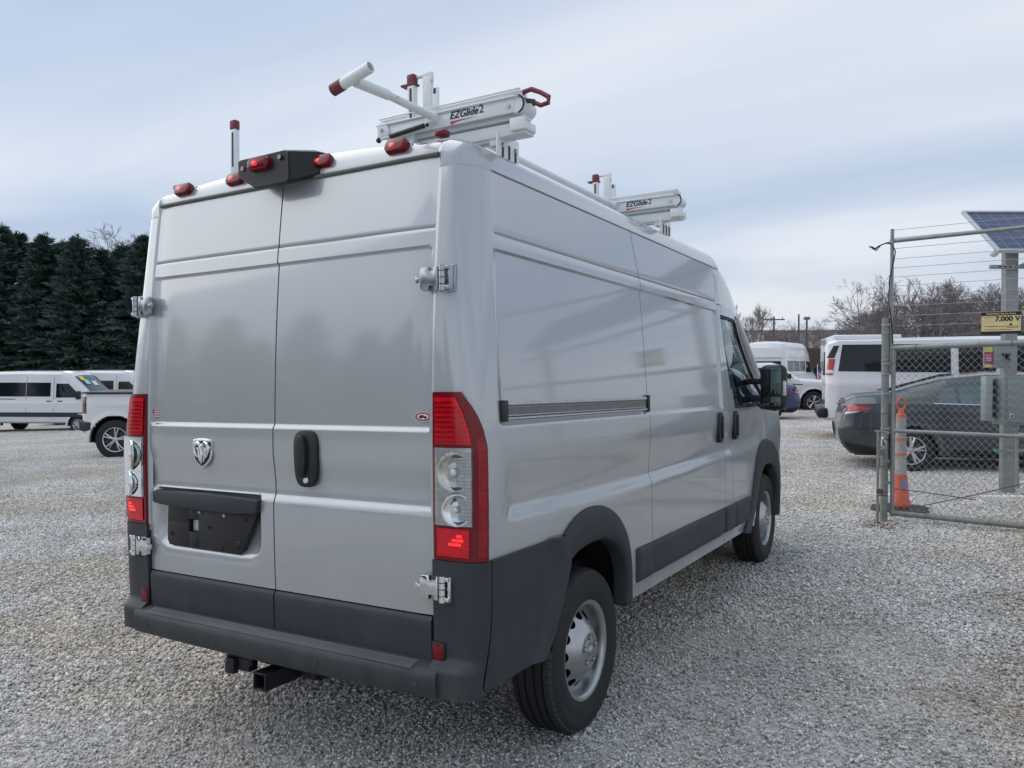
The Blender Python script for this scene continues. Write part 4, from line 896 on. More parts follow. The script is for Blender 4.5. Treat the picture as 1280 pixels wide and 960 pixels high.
def gravel_tile(name, n, r0, r1, sink):
    r = r0+(r1-r0)*rng.random(n)**1.6; pos = np.stack([rng.random(n)*1.04-.52, rng.random(n)*1.04-.52, np.zeros(n)], 1); pos[:, 2] = (rng.random(n)**1.5)*.012-sink*r
    sc = (r[:, None]*np.stack([.8+.5*rng.random(n), .7+.4*rng.random(n), .5+.4*rng.random(n)], 1))
    V = IV[None]*(1+.35*(rng.random((n, len(IV)))-.5))[..., None]*sc[:, None]
    V = np.einsum('nij,nkj->nki', rots(n), V); V = V*np.array([1, 1, .8])+pos[:, None]
    F = (IF[None]+(np.arange(n)*len(IV))[:, None, None]).reshape(-1, 3)
    me = bpy.data.meshes.new(name); V = V.reshape(-1, 3); me.vertices.add(len(V)); me.vertices.foreach_set('co', V.ravel()); me.loops.add(len(F)*3); me.loops.foreach_set('vertex_index', F.ravel().astype(np.int32))
    me.polygons.add(len(F)); me.polygons.foreach_set('loop_start', np.arange(0, len(F)*3, 3, dtype=np.int32)); me.update(calc_edges=True)
    a = me.attributes.new('tint', 'FLOAT', 'FACE'); a.data.foreach_set('value', np.repeat(rng.random(n), len(IF)).astype(np.float32)); me.materials.append(sm_)
    return bpy.data.objects.new(name, me)
SRC = bpy.data.collections.new('gravel_tiles')
for k, (n, a_, b_, sk) in enumerate(((4400, .0048, .0150, .1), (4400, .0048, .0150, .1), (5200, .0040, .0105, .35))): SRC.objects.link(gravel_tile('gravel_tile_%s' % 'abc'[k], n, a_, b_, sk))
pts, rt, idx = [], [], []
for D in np.arange(.5, 34, 1.0):
    lim = .72*D+3.2
    for s in np.arange(-math.ceil(lim), math.ceil(lim)+1, 1.0):
        p_ = sD(s, D); nx = np.array([float(gz(p_.x+.5, p_.y)-gz(p_.x-.5, p_.y)), float(gz(p_.x, p_.y+.5)-gz(p_.x, p_.y-.5))]); nv = Vector((-nx[0], -nx[1], 1)).normalized()
        q = Vector((0, 0, 1)).rotation_difference(nv).to_matrix() @ Matrix.Rotation(HEAD0+random.choice((0, 1, 2, 3))*math.pi/2, 3, 'Z')
        pts.append(p_[:]); rt.append(q.to_euler()[:])
        v = math.sin(s*.55+1.3)+math.sin(D*.7+s*.21)+math.cos(s*.23-D*.31); idx.append(2 if v > .9+random.uniform(-.5, .5) else random.choice((0, 1)))
me = bpy.data.meshes.new('gravel'); me.from_pydata(pts, [], []); a = me.attributes.new('rot', 'FLOAT_VECTOR', 'POINT'); a.data.foreach_set('vector', np.array(rt, np.float32).ravel()); a = me.attributes.new('pick', 'INT', 'POINT'); a.data.foreach_set('value', np.array(idx, np.int32))
GV = bpy.data.objects.new('gravel', me); COL.objects.link(GV); GV['kind'] = 'stuff'; me.materials.append(sm_)
ng = bpy.data.node_groups.new('gravel', 'GeometryNodeTree'); ng.interface.new_socket('Geometry', in_out='INPUT', socket_type='NodeSocketGeometry'); ng.interface.new_socket('Geometry', in_out='OUTPUT', socket_type='NodeSocketGeometry')
gi = ng.nodes.new('NodeGroupInput'); go = ng.nodes.new('NodeGroupOutput'); ci = ng.nodes.new('GeometryNodeCollectionInfo'); ci.inputs[0].default_value = SRC; ci.inputs['Separate Children'].default_value = True
ip = ng.nodes.new('GeometryNodeInstanceOnPoints'); ip.inputs['Pick Instance'].default_value = True
ra = ng.nodes.new('GeometryNodeInputNamedAttribute'); ra.data_type = 'FLOAT_VECTOR'; ra.inputs[0].default_value = 'rot'; er = ng.nodes.new('FunctionNodeEulerToRotation')
pa = ng.nodes.new('GeometryNodeInputNamedAttribute'); pa.data_type = 'INT'; pa.inputs[0].default_value = 'pick'
ng.links.new(gi.outputs[0], ip.inputs['Points']); ng.links.new(ci.outputs[0], ip.inputs['Instance']); ng.links.new(ra.outputs[0], er.inputs[0]); ng.links.new(er.outputs[0], ip.inputs['Rotation']); ng.links.new(pa.outputs[0], ip.inputs['Instance Index']); ng.links.new(ip.outputs[0], go.inputs[0])
GV.modifiers.new('scatter', 'NODES').node_group = ng
# ================================================================== parked vehicles
RIMS = mat('alloy_wheel', (.55, .56, .58), rough=.25, metal=.85, var=.05)
AMBER = mat('headlamp', (.62, .66, .70), rough=.12, metal=.3, coat=1)
GLASSV = mat('vehicle_glass', (.010, .014, .017), rough=.05, spec=.5, var=0)
GLASST = mat('pale_vehicle_glass', (.08, .13, .14), rough=.05, spec=.5, var=.3, vs=1.5)
class Veh:
    def __init__(s, name, label, cat, sv, D, head, paint, spec, group=None, dz=0.):
        p = sD(sv, D, dz); s.r = thing(name, label, cat, p, HEAD0+head, group); s.sp = spec; s.paint = paint
        s.L = spec['x'][-1]
        xx = np.unique(np.r_[np.linspace(0, s.L, int(s.L/.06)), spec['x']]); P = [s.ring(x) for x in xx]
        P = np.array(P); a, b, _ = P.shape; full = np.concatenate([P, P[:, ::-1][:, 1:]*np.array([1, -1, 1])], 1)
        full[..., 0] += s.warp(full[..., 0], full[..., 2])
        a, b, _ = full.shape; F = []; ax = spec['axles']; ar = spec['arch']
        for i in range(a-1):
            for j in range(b-1):
                c = (full[i, j]+full[i+1, j+1])/2
                if abs(c[1]) > .45 and c[2] < 1.3 and any((abs((c[0]-w_)/ar))**2+(max(c[2]-spec['r'], 0)/ar)**2 < 1 and c[2] < spec['r']+ar for w_ in ax): continue
                F.append((i*b+j, i*b+j+1, (i+1)*b+j+1, (i+1)*b+j))
        F.append(list(range(b))); F.append([(a-1)*b+k for k in range(b)][::-1])
        mk('body', full.reshape(-1, 3), F, paint, s.r, ang=32)
        W = s.y(ax[0], .6)
        for w_ in ax:
            for sg_ in (-1, 1):
                yy = sg_*(s.y(w_, spec['r']+ar*.6)); mb = MB(); t = np.linspace(-.12, math.pi+.12, 34)
                Q = np.array([[(w_+ar*k*math.cos(q), yy-sg_*d, spec['r']+ar*k*math.sin(q)) for q in t] for k, d in ((1.02, .012), (.992, .0), (.985, .30), (0.3, .30))]); mb.grid(Q)
                mb.out('arch_liner', VOID, s.r); mb = MB(); mb.grid(np.array([[(w_+ar*k*math.cos(q), yy-sg_*d, spec['r']+ar*k*math.sin(q)) for q in t] for k, d in ((1.19, .012), (1.17, -.001), (1.12, -.009), (1.005, -.013), (.985, .03))])); mb.out('arch_lip', paint, s.r); s.wheel(w_, yy-sg_*.02, spec['r'], sg_)
        mb = MB(); mb.box((s.L/2, 0, spec['sill']+.06), (s.L*.9, W*1.5, .16)); mb.out('underbody', VOID, s.r, smooth=False)
    def warp(s, x, z):
        wz = s.sp.get('tail')
        return np.interp(z, wz[0], wz[1])*np.clip(1-np.asarray(x)/.45, 0, 1) if wz else 0*np.asarray(x)
    def itp(s, k, x): return float(np.interp(x, s.sp['x'], s.sp[k]))
    def ring(s, x):
        zt, zs_, zb_, w_, ws = (s.itp(k, x) for k in ('top', 'sh', 'belt', 'w', 'ws')); z0 = s.sp['sill']; zb_ = min(zb_, zs_-.01)
        c = [(w_*.90, z0), (w_*.985, z0+.06), (w_, z0+.22), (w_, zb_-.10 if zb_-.1 > z0+.25 else z0+.26), (w_*.975, zb_), (ws, zs_), (max(ws-.10, ws*.8), zs_+(zt-zs_)*.72), (ws*.55, zt-(zt-zs_)*.05), (0, zt)]
        n_ = (2, 4, 10, 3, 8, 3, 3, 4); o = []
        for (a, b), k in zip(zip(c[:-1], c[1:]), n_):
            for q in range(k): o.append((a[0]+(b[0]-a[0])*q/k, a[1]+(b[1]-a[1])*q/k))
        o.append(c[-1]); o = np.array(o); nose = s.sp.get('round', .25); e_ = min(x, s.L-x); f = 1-(.10 if nose < .4 else .20)*max(0, 1-e_/nose)**2
        return np.stack([np.full(len(o), x), -o[:, 0]*f, o[:, 1]], 1)
    def y(s, x, z):
        r = s.ring(x); k = np.argsort(r[:30, 2]); return float(np.interp(z, r[:30][k, 2], -r[:30][k, 1]))
    def patch(s, name, q, m, off=.005, both=True, n=8, par=None, sg=None):
        """q: four (x,z) corners, laid on the flank"""
        o = None
        for g_ in ((-1, 1) if both else (sg or -1,)):
            P = []
            for u in np.linspace(0, 1, n):
                row = []
                for v in np.linspace(0, 1, n):
                    x = (q[0][0]*(1-u)+q[1][0]*u)*(1-v)+(q[3][0]*(1-u)+q[2][0]*u)*v; z = (q[0][1]*(1-u)+q[1][1]*u)*(1-v)+(q[3][1]*(1-u)+q[2][1]*u)*v
                    row.append((x+float(s.warp(x, z)), g_*(s.y(x, z)+off), z))
                P.append(row)
            mb = MB(); mb.grid(np.array(P)); c = np.array(P)
            rim = np.concatenate([c[0, :], c[1:, -1], c[-1, ::-1][1:], c[1:-1, 0][::-1]]); inn = rim.copy(); inn[:, 1] -= g_*(off+.01)
            k = len(rim); mb.add(np.vstack([rim, inn]), [(i, (i+1) % k, (i+1) % k+k, i+k) for i in range(k)])
            o = mb.out(name, m, par or s.r)
        return o
    def across(s, name, x0, x1, m, wf=.86, off=.006, n=10):
        """a sheet across the car between two stations (windscreen, rear glass)"""
        P = []
        for x in np.linspace(x0, x1, n):
            r = s.ring(x); rr = np.concatenate([r, r[::-1][1:]*np.array([1, -1, 1])]); z = [np.interp(v, rr[21:-21, 1], rr[21:-21, 2]) for v in np.linspace(-1, 1, 13)*s.itp('ws', x)*wf]
            P.append([(x+(off if x0 > s.L/2 else -off), v, zz+off) for v, zz in zip(np.linspace(-1, 1, 13)*s.itp('ws', x)*wf, z)])
        return MB().grid(np.array(P)).out(name, m, s.r)
    def wheel(s, x, y, r, sg):
        M = Matrix.Translation((x, y-sg*.11, r))@Matrix.Rotation(R(90)*sg, 4, 'Z'); w_ = .11; ri = r*.64
        b = MB(); b.lathe([(-w_, ri), (-w_, r*.9), (-w_+.03, r), (w_-.03, r), (w_-.006, r*.93), (w_, r*.84), (w_-.004, ri+.012), (w_-.02, ri)], 40); o = b.out('wheel', RUBBER, s.r, M=M)
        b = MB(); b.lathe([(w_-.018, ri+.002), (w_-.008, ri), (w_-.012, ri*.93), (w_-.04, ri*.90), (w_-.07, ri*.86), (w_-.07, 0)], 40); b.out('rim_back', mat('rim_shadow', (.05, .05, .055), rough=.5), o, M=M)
        st = s.sp.get('wheel', 'spoke'); b = MB()
        b.lathe([(w_-.016, ri*1.0), (w_-.004, ri*.985), (w_-.010, ri*.91), (w_-.03, ri*.90)], 40)
        if st == 'steel': b.lathe([(w_-.03, ri*.9), (w_-.05, ri*.78), (w_-.02, ri*.5), (w_-.01, ri*.42), (w_-.01, 0)], 40)
        else:
            for k in range(s.sp.get('spokes', 5)):
                for dt in (-.16, .16):
                    t = 2*math.pi*k/s.sp.get('spokes', 5)+.2; c0 = Vector((w_-.022, ri*.18*math.cos(t), ri*.18*math.sin(t))); c1 = Vector((w_-.012, ri*.95*math.cos(t+dt), ri*.95*math.sin(t+dt))); b.tube([c0, (c0+c1)/2+Vector((.008, 0, 0)), c1], .017, 6, rr=[.026, .019, .016])
            b.lathe([(w_-.03, ri*.26), (w_-.008, ri*.22), (w_-.004, .03), (w_-.004, 0)], 24)
        b.out('rim', s.sp.get('rimmat', RIMS), o, M=M)
    def box(s, name, c, d, m, bev=.02, par=None): return MB().box(c, d, bev).out(name, m, par or s.r)
VANB = dict(x=[0, .05, .30, 2.5, 4.15, 4.45, 4.75, 5.05, 5.35, 5.48, 5.85, 5.98], top=[2.28, 2.44, 2.50, 2.55, 2.55, 2.50, 2.26, 1.95, 1.64, 1.46, 1.20, .95], sh=[2.15, 2.30, 2.36, 2.41, 2.39, 2.24, 1.98, 1.72, 1.46, 1.32, 1.08, .85], belt=[1.32]*8+[1.3, 1.2, 1.0, .8], w=[.99, 1.02]+[1.03]*8+[.98, .88], ws=[.82, .86, .88, .90, .90, .88, .85, .83, .84, .84, .80, .70], sill=.42, axles=(1.16, 4.90), arch=.43, r=.36, wheel='spoke', spokes=8)
def transit(sv, D, head, label, cards):
    v = Veh('passenger_van', label, 'passenger van', sv, D, head, WHITEV, VANB, 'white high-roof passenger vans by the evergreens')
    for a, b in ((.35, 1.48), (1.50, 2.72), (2.74, 3.75)): v.patch('window', [(a, 1.50), (b, 1.50), (b, 2.06), (a, 2.06)], GLASSV)
    fd = v.patch('door_window', [(3.98, 1.46), (5.02, 1.46), (4.46, 2.02), (3.98, 2.02)], GLASSV)
    v.patch('lower_cladding', [(.0, .68), (5.6, .68), (5.6, .86), (.0, .86)], TRIM, off=.012)
    v.patch('door_rail', [(.35, 1.375), (2.3, 1.375), (2.3, 1.41), (.35, 1.41)], mat('rail_grey', ()), off=.004)
    for x in (2.74, 3.88): v.patch('door_gap', [(x, .6), (x+.012, .6), (x+.012, 2.30), (x, 2.30)], SEAL, off=.002, n=5)
    for x in (3.60, 4.06): v.patch('door_handle', [(x, 1.30), (x+.2, 1.30), (x+.2, 1.335), (x, 1.335)], BLACK, off=.02, n=3)
    ws_ = v.across('windscreen', 4.62, 5.36, GLASST)
    for k, (dx_, dy_, c) in enumerate(cards):
        x = dx_; z = np.interp(x, VANB['x'], VANB['top']); MB().box((x, dy_, z+.035), (.24, .30, .006), rot=(0, R(47), 0)).out('sale_card', mat('card_'+c, dict(yellow=(.75, .55, .05), white=(.65, .7, .72), green=(.35, .6, .55))[c], rough=.5), ws_, smooth=False)
    for g_ in (-1, 1): v.box('mirror', (5.02, g_*1.17, 1.56), (.14, .22, .34), BLACK, .04); v.box('headlamp', (5.72, g_*.78, 1.02), (.35, .2, .28), AMBER, .05); v.box('tail_lamp', (.03, g_*.95, 1.4), (.06, .1, .6), REDLENS, .02)
    v.box('bumper', (5.9, 0, .62), (.25, 1.8, .4), TRIM, .08); v.box('grille', (5.93, 0, .98), (.1, 1.0, .2), BLACK, .03); return v
v1 = transit(-22.3, 33.6, R(-3), 'white high-roof passenger van, nearest of the two beside the evergreens, whole flank in view', [(4.80, -.55, 'yellow'), (4.95, -.42, 'green'), (5.0, .05, 'white')])
v2 = transit(-21.9, 37.9, R(-3), 'white high-roof passenger van parked behind another van, yellow card high on its windscreen', [(4.80, -.50, 'yellow'), (4.98, -.35, 'white')])
# white pickup at the left
PKB = dict(x=[0, .05, 1.9, 2.02, 2.1, 2.35, 3.5, 3.85, 4.35, 4.45, 5.6, 5.85, 5.9], top=[1.38, 1.40, 1.41, 1.42, 1.75, 1.93, 1.95, 1.85, 1.42, 1.36, 1.28, 1.1, .9], sh=[1.36, 1.385, 1.395, 1.40, 1.65, 1.80, 1.82, 1.74, 1.34, 1.28, 1.18, 1.0, .85], belt=[1.30]*8+[1.30, 1.24, 1.14, .95, .8], w=[.99, 1.0]+[1.01]*9+[.98, .9], ws=[.95, .96, .96, .90, .80, .76, .76, .75, .85, .88, .84, .78, .7], sill=.52, axles=(1.16, 4.85), arch=.52, r=.42, wheel='spoke', spokes=5)
pk = Veh('pickup_truck', 'white pickup truck, tail end showing at the left edge of the silver van', 'pickup truck', -9.20, 18.0, R(4), WHITEV, dict(PKB, axles=(.70, 4.85)))
pk.patch('tail_light', [(.005, .98), (.11, .98), (.10, 1.33), (.005, 1.33)], mat('smoked_red_lens', (.10, .008, .012), rough=.15, coat=1), off=.012)
for g_ in (-1, 1): MB().box((1.0, g_*.965, 1.415), (1.95, .10, .03), .01).out('bed_rail_cap', BLACK, pk.r)
MB().box((1.0, 0, 1.425), (1.9, 1.85, .03), .01).out('bed_cover', BLACK, pk.r)
mb = MB(); mb.box((.03, 0, .72), (.20, 1.9, .22), .05, 3); mb.box((.12, -.97, .70), (.24, .10, .20), .04); mb.out('rear_bumper', TRIM, pk.r)
MB().box((.55, -.80, .48), (.26, .05, .26), .01, rot=(0, R(-12), 0)).out('mud_flap', mat('rusty_brown', (.09, .05, .035), rough=.8, var=.3), pk.r); MB().box((.46, -.82, .36), (.42, .30, .03), .005).out('hitch_step', mat('rusty_brown', ()), pk.r)
pk.patch('window', [(2.5, 1.36), (3.2, 1.36), (3.2, 1.76), (2.5, 1.70)], GLASSV); pk.patch('door_window', [(3.28, 1.36), (4.2, 1.36), (3.78, 1.74), (3.28, 1.76)], GLASSV); pk.across('windscreen', 3.88, 4.34, GLASSV)
pk.patch('body_crease', [(.1, 1.12), (1.9, 1.12), (1.9, 1.128), (.1, 1.128)], mat('white_shade', (.5, .51, .53)), off=.002)
# white shuttle-type van to the right, behind the sedan
EXB = dict(x=[0, .06, .25, 3.0, 4.4, 4.6, 4.9, 5.2, 5.3, 5.8, 6.1, 6.2], top=[2.00, 2.11, 2.16, 2.19, 2.18, 2.08, 1.72, 1.42, 1.34, 1.24, 1.05, .8], sh=[1.92, 2.03, 2.09, 2.11, 2.10, 1.98, 1.62, 1.34, 1.26, 1.15, .98, .75], belt=[1.30]*6+[1.28, 1.24, 1.18, 1.05, .9, .7], w=[.98, 1.0]+[1.01]*8+[.97, .9], ws=[.84, .87, .88, .88, .87, .84, .83, .86, .88, .85, .8, .7], sill=.42, axles=(1.32, 5.2), arch=.42, r=.37, wheel='steel')
ex = Veh('passenger_van', 'long white passenger van with dark side windows, parked behind the grey sedan', 'passenger van', 6.93, 17.9, R(-19), WHITEV, EXB)
for k, q in enumerate([[(.25, 1.46), (2.36, 1.44), (2.36, 2.02), (.33, 2.02)], [(2.50, 1.44), (3.16, 1.44), (3.16, 2.02), (2.50, 2.02)], [(3.30, 1.44), (4.0, 1.44), (4.0, 2.02), (3.30, 2.02)]]): ex.patch('window', q, GLASSV)
ex.patch('door_window', [(4.12, 1.36), (5.0, 1.36), (4.62, 1.86), (4.12, 1.88)], GLASSV); ex.across('windscreen', 4.62, 5.18, GLASSV)
ex.patch('tail_light', [(.005, 1.38), (.14, 1.38), (.19, 1.72), (.06, 1.72)], REDLENS, off=.012); ex.patch('reversing_lens', [(.005, 1.42), (.148, 1.42), (.152, 1.49), (.02, 1.49)], mat('reversing_white', (.6, .6, .6), rough=.2, coat=1), off=.016); ex.patch('rear_pillar_trim', [(.03, 1.74), (.17, 1.74), (.27, 2.0), (.16, 2.0)], BLACK, off=.010)
MB().box((-.05, 0, .58), (.22, 1.95, .22), .06, 3).out('rear_bumper', BLACK, ex.r)
P_ = [(-.004, .82, .75), (-.004, -.82, .75)]; MB().box((-.004, 0, 1.62), (.03, 1.5, .5), .02).out('rear_window', GLASSV, ex.r)
for g_ in (-1, 1): MB().box((2.3, g_*.80, 2.14), (4.2, .03, .02), .005).out('roof_gutter', WHITEV, ex.r)
for x in (2.43, 3.23): ex.patch('window_pillar', [(x-.05, 1.40), (x+.05, 1.40), (x+.05, 1.93), (x-.05, 1.93)], WHITEV, off=.010, n=4)
ex.patch('side_crease', [(.1, 1.10), (5.0, 1.10), (5.0, 1.112), (.1, 1.112)], mat('white_shade', ()), off=.002)
# dark grey sedan
GREYC = mat('dark_grey_metallic', (.040, .047, .058), rough=.35, metal=.1, coat=.7, var=.03, coatr=.08)
SEDB = dict(x=[0, .04, .18, .50, .72, 1.05, 1.45, 2.0, 2.5, 2.8, 3.3, 3.6, 3.75, 4.3, 4.55, 4.63], top=[.84, 1.05, 1.12, 1.15, 1.17, 1.28, 1.39, 1.45, 1.455, 1.43, 1.21, 1.04, .99, .88, .74, .60], sh=[.80, 1.0, 1.06, 1.09, 1.11, 1.20, 1.29, 1.35, 1.35, 1.32, 1.12, .97, .93, .80, .68, .55], belt=[.78, .94, .99, 1.0, 1.0, 1.0, 1.0, .995, .98, .96, .94, .92, .88, .76, .64, .5], w=[.80, .86, .885]+[.89]*10+[.88, .82, .75], ws=[.70, .74, .75, .74, .70, .64, .60, .59, .59, .60, .68, .76, .78, .74, .68, .6], sill=.24, axles=(.96, 3.66), arch=.365, r=.325, wheel='spoke', spokes=5, round=.5, tail=([.24, .36, .50, .62, .72, .86, 1.0, 1.13, 1.2], [.16, .05, .0, -.01, .03, .06, .07, .10, .16]))
def sedan(name, label, sv, D, head, paint, group=None, glass=GLASSV):
    v = Veh(name, label, 'car', sv, D, head, paint, SEDB, group)
    v.patch('window', [(1.30, 1.03), (1.55, 1.02), (1.55, 1.26), (1.38, 1.20)], glass); v.patch('window', [(1.60, 1.02), (2.28, 1.01), (2.28, 1.31), (1.60, 1.27)], glass); v.patch('window', [(2.34, 1.01), (3.22, .98), (2.82, 1.28), (2.34, 1.31)], glass)
    v.across('rear_window', .76, 1.42, GLASSV); v.across('windscreen', 2.84, 3.56, GLASSV)
    v.patch('window_trim', [(1.25, 1.008), (3.3, .965), (3.3, .98), (1.25, 1.02)], CHROME, off=.008, n=14)
    for g_ in (-1, 1):
        v.patch('tail_light', [(.02, .87), (.40, .905), (.44, .935), (.02, .985)], REDLENS, off=.012, both=False, sg=g_); v.patch('reversing_lens', [(.02, .83), (.20, .865), (.26, .885), (.02, .865)], mat('reversing_white', ()), off=.012, both=False, sg=g_)
        MB().box((.085, g_*.46, .94), (.05, .36, .045), .012).out('tail_light', REDLENS, v.r); MB().box((3.0, g_*1.0, 1.0), (.12, .2, .13), .04).out('mirror', paint, v.r)
    for x in (1.98, 2.98): v.patch('door_handle', [(x, .82), (x+.2, .82), (x+.2, .85), (x, .85)], paint, off=.03, n=3)
    for x in (1.30, 2.30, 3.26): v.patch('door_gap', [(x, .38), (x+.010, .38), (x+.010, .93), (x, .93)], SEAL, off=.002, n=5)
    v.patch('sill_trim', [(1.5, .25), (3.4, .25), (3.4, .36), (1.5, .36)], BLACK, off=.015); v.patch('bumper_seam', [(.03, .60), (.62, .66), (.62, .668), (.03, .608)], SEAL, off=.003, n=6); v.patch('lower_bumper', [(.05, .25), (.60, .25), (.60, .34), (.05, .42)], BLACK, off=.008, n=6)
    return v
se = sedan('sedan_car', 'dark grey sedan parked behind the chain-link gate, red tail light at its left end', 5.13, 12.75, R(-18), GREYC, glass=mat('sedan_glass', (.06, .10, .10), rough=.05, coat=1, var=.5, vs=2.2))
se.patch('painted_reflection', [(2.3, .60), (2.5, .60), (2.5, .62), (2.3, .62)], mat('warm_reflection_strip', (.7, .55, .3), rough=.3), off=.01, n=3)  # warm reflection in the doors, painted on as a thin strip
mr_ = sedan('sedan_car', 'maroon sedan mostly hidden behind the dark grey sedan', 6.72, 15.4, R(-14), mat('maroon_paint', (.16, .012, .022), rough=.3, metal=.3, coat=1, var=.03), glass=GLASSV)
bl = sedan('sedan_car', 'dark blue car with red tail light beside the silver van\'s door mirror', 9.1, 26.0, math.pi, mat('dark_blue_paint', (.015, .035, .12), rough=.3, metal=.3, coat=1, var=.03))
MB().box((.06, 0, 1.10), (.25, 1.3, .03), .01).out('spoiler', BLACK, bl.r)
# white pickup further right
pr = dict(PKB); pr['sill'] = .48
p2_ = Veh('pickup_truck', 'white pickup truck seen side-on to the right of the silver van\'s mirror', 'pickup truck', 6.72, 32.2, R(-4), WHITEV, dict(PKB, axles=(1.16, 4.95)))
p2_.patch('window', [(2.45, 1.36), (3.2, 1.36), (3.2, 1.76), (2.5, 1.72)], GLASSV); p2_.patch('door_window', [(3.28, 1.36), (4.2, 1.36), (3.78, 1.74), (3.28, 1.76)], GLASST); p2_.across('windscreen', 3.88, 4.34, GLASST)
for g_ in (-1, 1): MB().box((5.80, g_*.80, 1.0), (.20, .30, .24), .04).out('headlamp', AMBER, p2_.r); MB().box((4.0, g_*1.08, 1.42), (.12, .18, .2), .04).out('mirror', BLACK, p2_.r)
p2_.patch('lower_trim', [(5.35, .55), (5.88, .55), (5.88, .86), (5.35, .86)], BLACK, off=.015); MB().box((5.88, 0, .68), (.14, 1.9, .34), .05).out('front_bumper', BLACK, p2_.r); MB().box((5.89, 0, 1.02), (.08, 1.2, .3), .03).out('grille', BLACK, p2_.r)
# conversion van with a raised white roof, and one more behind it
HTB = dict(x=[0, .06, .5, 3.2, 3.8, 4.3, 4.5, 4.9, 5.2, 5.5, 5.7], top=[2.55, 2.75, 2.86, 2.86, 2.80, 2.55, 2.1, 1.65, 1.35, 1.22, .9], sh=[2.35, 2.55, 2.62, 2.62, 2.55, 2.35, 1.95, 1.55, 1.27, 1.12, .8], belt=[1.3]*8+[1.2, 1.0, .75], w=[.97, 1.0]+[1.01]*7+[.96, .9], ws=[.86, .90, .92, .92, .90, .86, .84, .82, .88, .84, .75], sill=.42, axles=(1.1, 4.4), arch=.42, r=.36, wheel='steel')
def hightop(label, sv, D, head):
    v = Veh('high_top_van', label, 'van', sv, D, head, WHITEV, HTB, 'white high-top vans in the far row')
    for a, b in ((.4, 1.35), (1.45, 2.35), (2.45, 3.3)): v.patch('window', [(a, 1.45), (b, 1.45), (b, 1.95), (a, 1.95)], GLASSV)
    v.patch('door_window', [(3.45, 1.4), (4.6, 1.4), (4.3, 1.9), (3.45, 1.95)], GLASSV); MB().box((-.004, 0, 1.68), (.03, 1.55, .5), .02).out('rear_window', GLASSV, v.r); v.across('windscreen', 4.42, 4.95, GLASSV)
    v.patch('roof_seam', [(.0, 2.08), (4.35, 2.08), (4.35, 2.10), (.0, 2.10)], mat('white_shade', ()), off=.02, n=16)
    for g_ in (-1, 1): MB().box((4.6, g_*1.16, 1.5), (.12, .2, .32), .04).out('mirror', BLACK, v.r); MB().box((.02, g_*.9, 1.5), (.06, .12, .3), .02).out('tail_light', REDLENS, v.r)
    MB().box((-.03, 0, 2.10), (.06, 1.7, .04), .01).out('roof_lip', mat('white_shade', ()), v.r); return v
ht1 = hightop('white high-top van with tall moulded roof, standing behind the white pickup', 11.75, 37.5, R(55))
ht2 = hightop('white high-top van only partly showing beside the silver van\'s windscreen pillar', 11.9, 43.0, R(62))
# box truck
tr = thing('box_truck', 'white box truck behind the long passenger van, yellow card on its windscreen', 'truck', sD(12.25, 27.8), HEAD0-R(106))
MB().box((-2.3, 0, 1.70), (4.6, 2.2, 2.05), .06, 3).out('cargo_box', WHITEV, tr)
mb = MB(); mb.grid(np.array([[(x, y*w_, z) for y in np.linspace(-1, 1, 9)] for x, z, w_ in ((-.1, .5, .98), (-.1, 1.9, .85), (.15, 2.08, .82), (.55, 2.05, .82), (1.15, 1.40, .92), (1.75, 1.22, .92), (1.9, .95, .9), (1.9, .45, .85))]))
for g_ in (-1, 1): mb.add([(x, g_*w_*1.0, z) for x, z, w_ in ((-.1, .5, .98), (-.1, 1.9, .85), (.15, 2.08, .82), (.55, 2.05, .82), (1.15, 1.40, .92), (1.75, 1.22, .92), (1.9, .95, .9), (1.9, .45, .85))], [list(range(8))[::g_]])
mb.out('cab', WHITEV, tr)
mb = MB(); mb.grid(np.array([[(x+.012, y*w_, z+.012) for y in np.linspace(-1, 1, 9)] for x, z, w_ in ((.60, 1.995, .72), (1.10, 1.46, .82))])); wt = mb.out('windscreen', GLASST, tr)
MB().box((.72, .48, 1.89), (.16, .3, .01), rot=(0, R(47), 0)).out('sale_card', mat('card_yellow', ()), wt, smooth=False); MB().box((.85, .40, 1.76), (.16, .25, .01), rot=(0, R(47), 0)).out('sale_card', mat('card_green', (.35, .6, .55)), wt, smooth=False)
for g_ in (-1, 1):
    mb = MB(); mb.add([(.0, g_*.93, 1.38), (.98, g_*.93, 1.38), (.50, g_*.86, 1.92), (.0, g_*.86, 1.92)], [(0, 1, 2, 3)[::g_]]); mb.out('door_window', GLASSV, tr)
for x in (-3.6, 1.05):
    for g_ in (-1, 1): MB().lathe([(-.12, 0), (-.12, .38), (.12, .38), (.12, 0)], 28, 'y', (x, g_*.85, .38)).out('wheel', RUBBER, tr)
# small flags clipped to vehicle windows
def flag(label, sv, D, z):
    f = thing('car_flag', label, 'flag', sD(sv, D, 0), HEAD0, 'small flags on cars')
    MB().tube([(0, 0, z-.5), (0, 0, z+.26)], .012, 6).out('flag_pole', WHITEP, f)
    mb = MB(); P = np.array([[(.01+u*.13+.0*v, .02*math.sin(u*7), z+.22-v*.55-u*.12) for v in np.linspace(0, 1, 8)] for u in np.linspace(0, 1, 6)]); mb.grid(P); c = mb.out('cloth', mat('flag_white', (.6, .58, .6)), f)
    for k in range(3): mb = MB(); mb.grid(np.array([[(.012+u*.132, .02*math.sin(u*7)-.004, z+.02-k*.14-v*.07-u*.12) for v in (0, 1)] for u in np.linspace(0, 1, 6)])); mb.out('stripe', mat('flag_red', (.5, .03, .07)), c)
    mb = MB(); mb.grid(np.array([[(.010+u*.134, .02*math.sin(u*7)-.004, z+.23-v*.2-u*.12) for v in (0, 1)] for u in np.linspace(0, 1, 6)])); mb.out('canton', mat('flag_blue', (.02, .03, .16)), c)
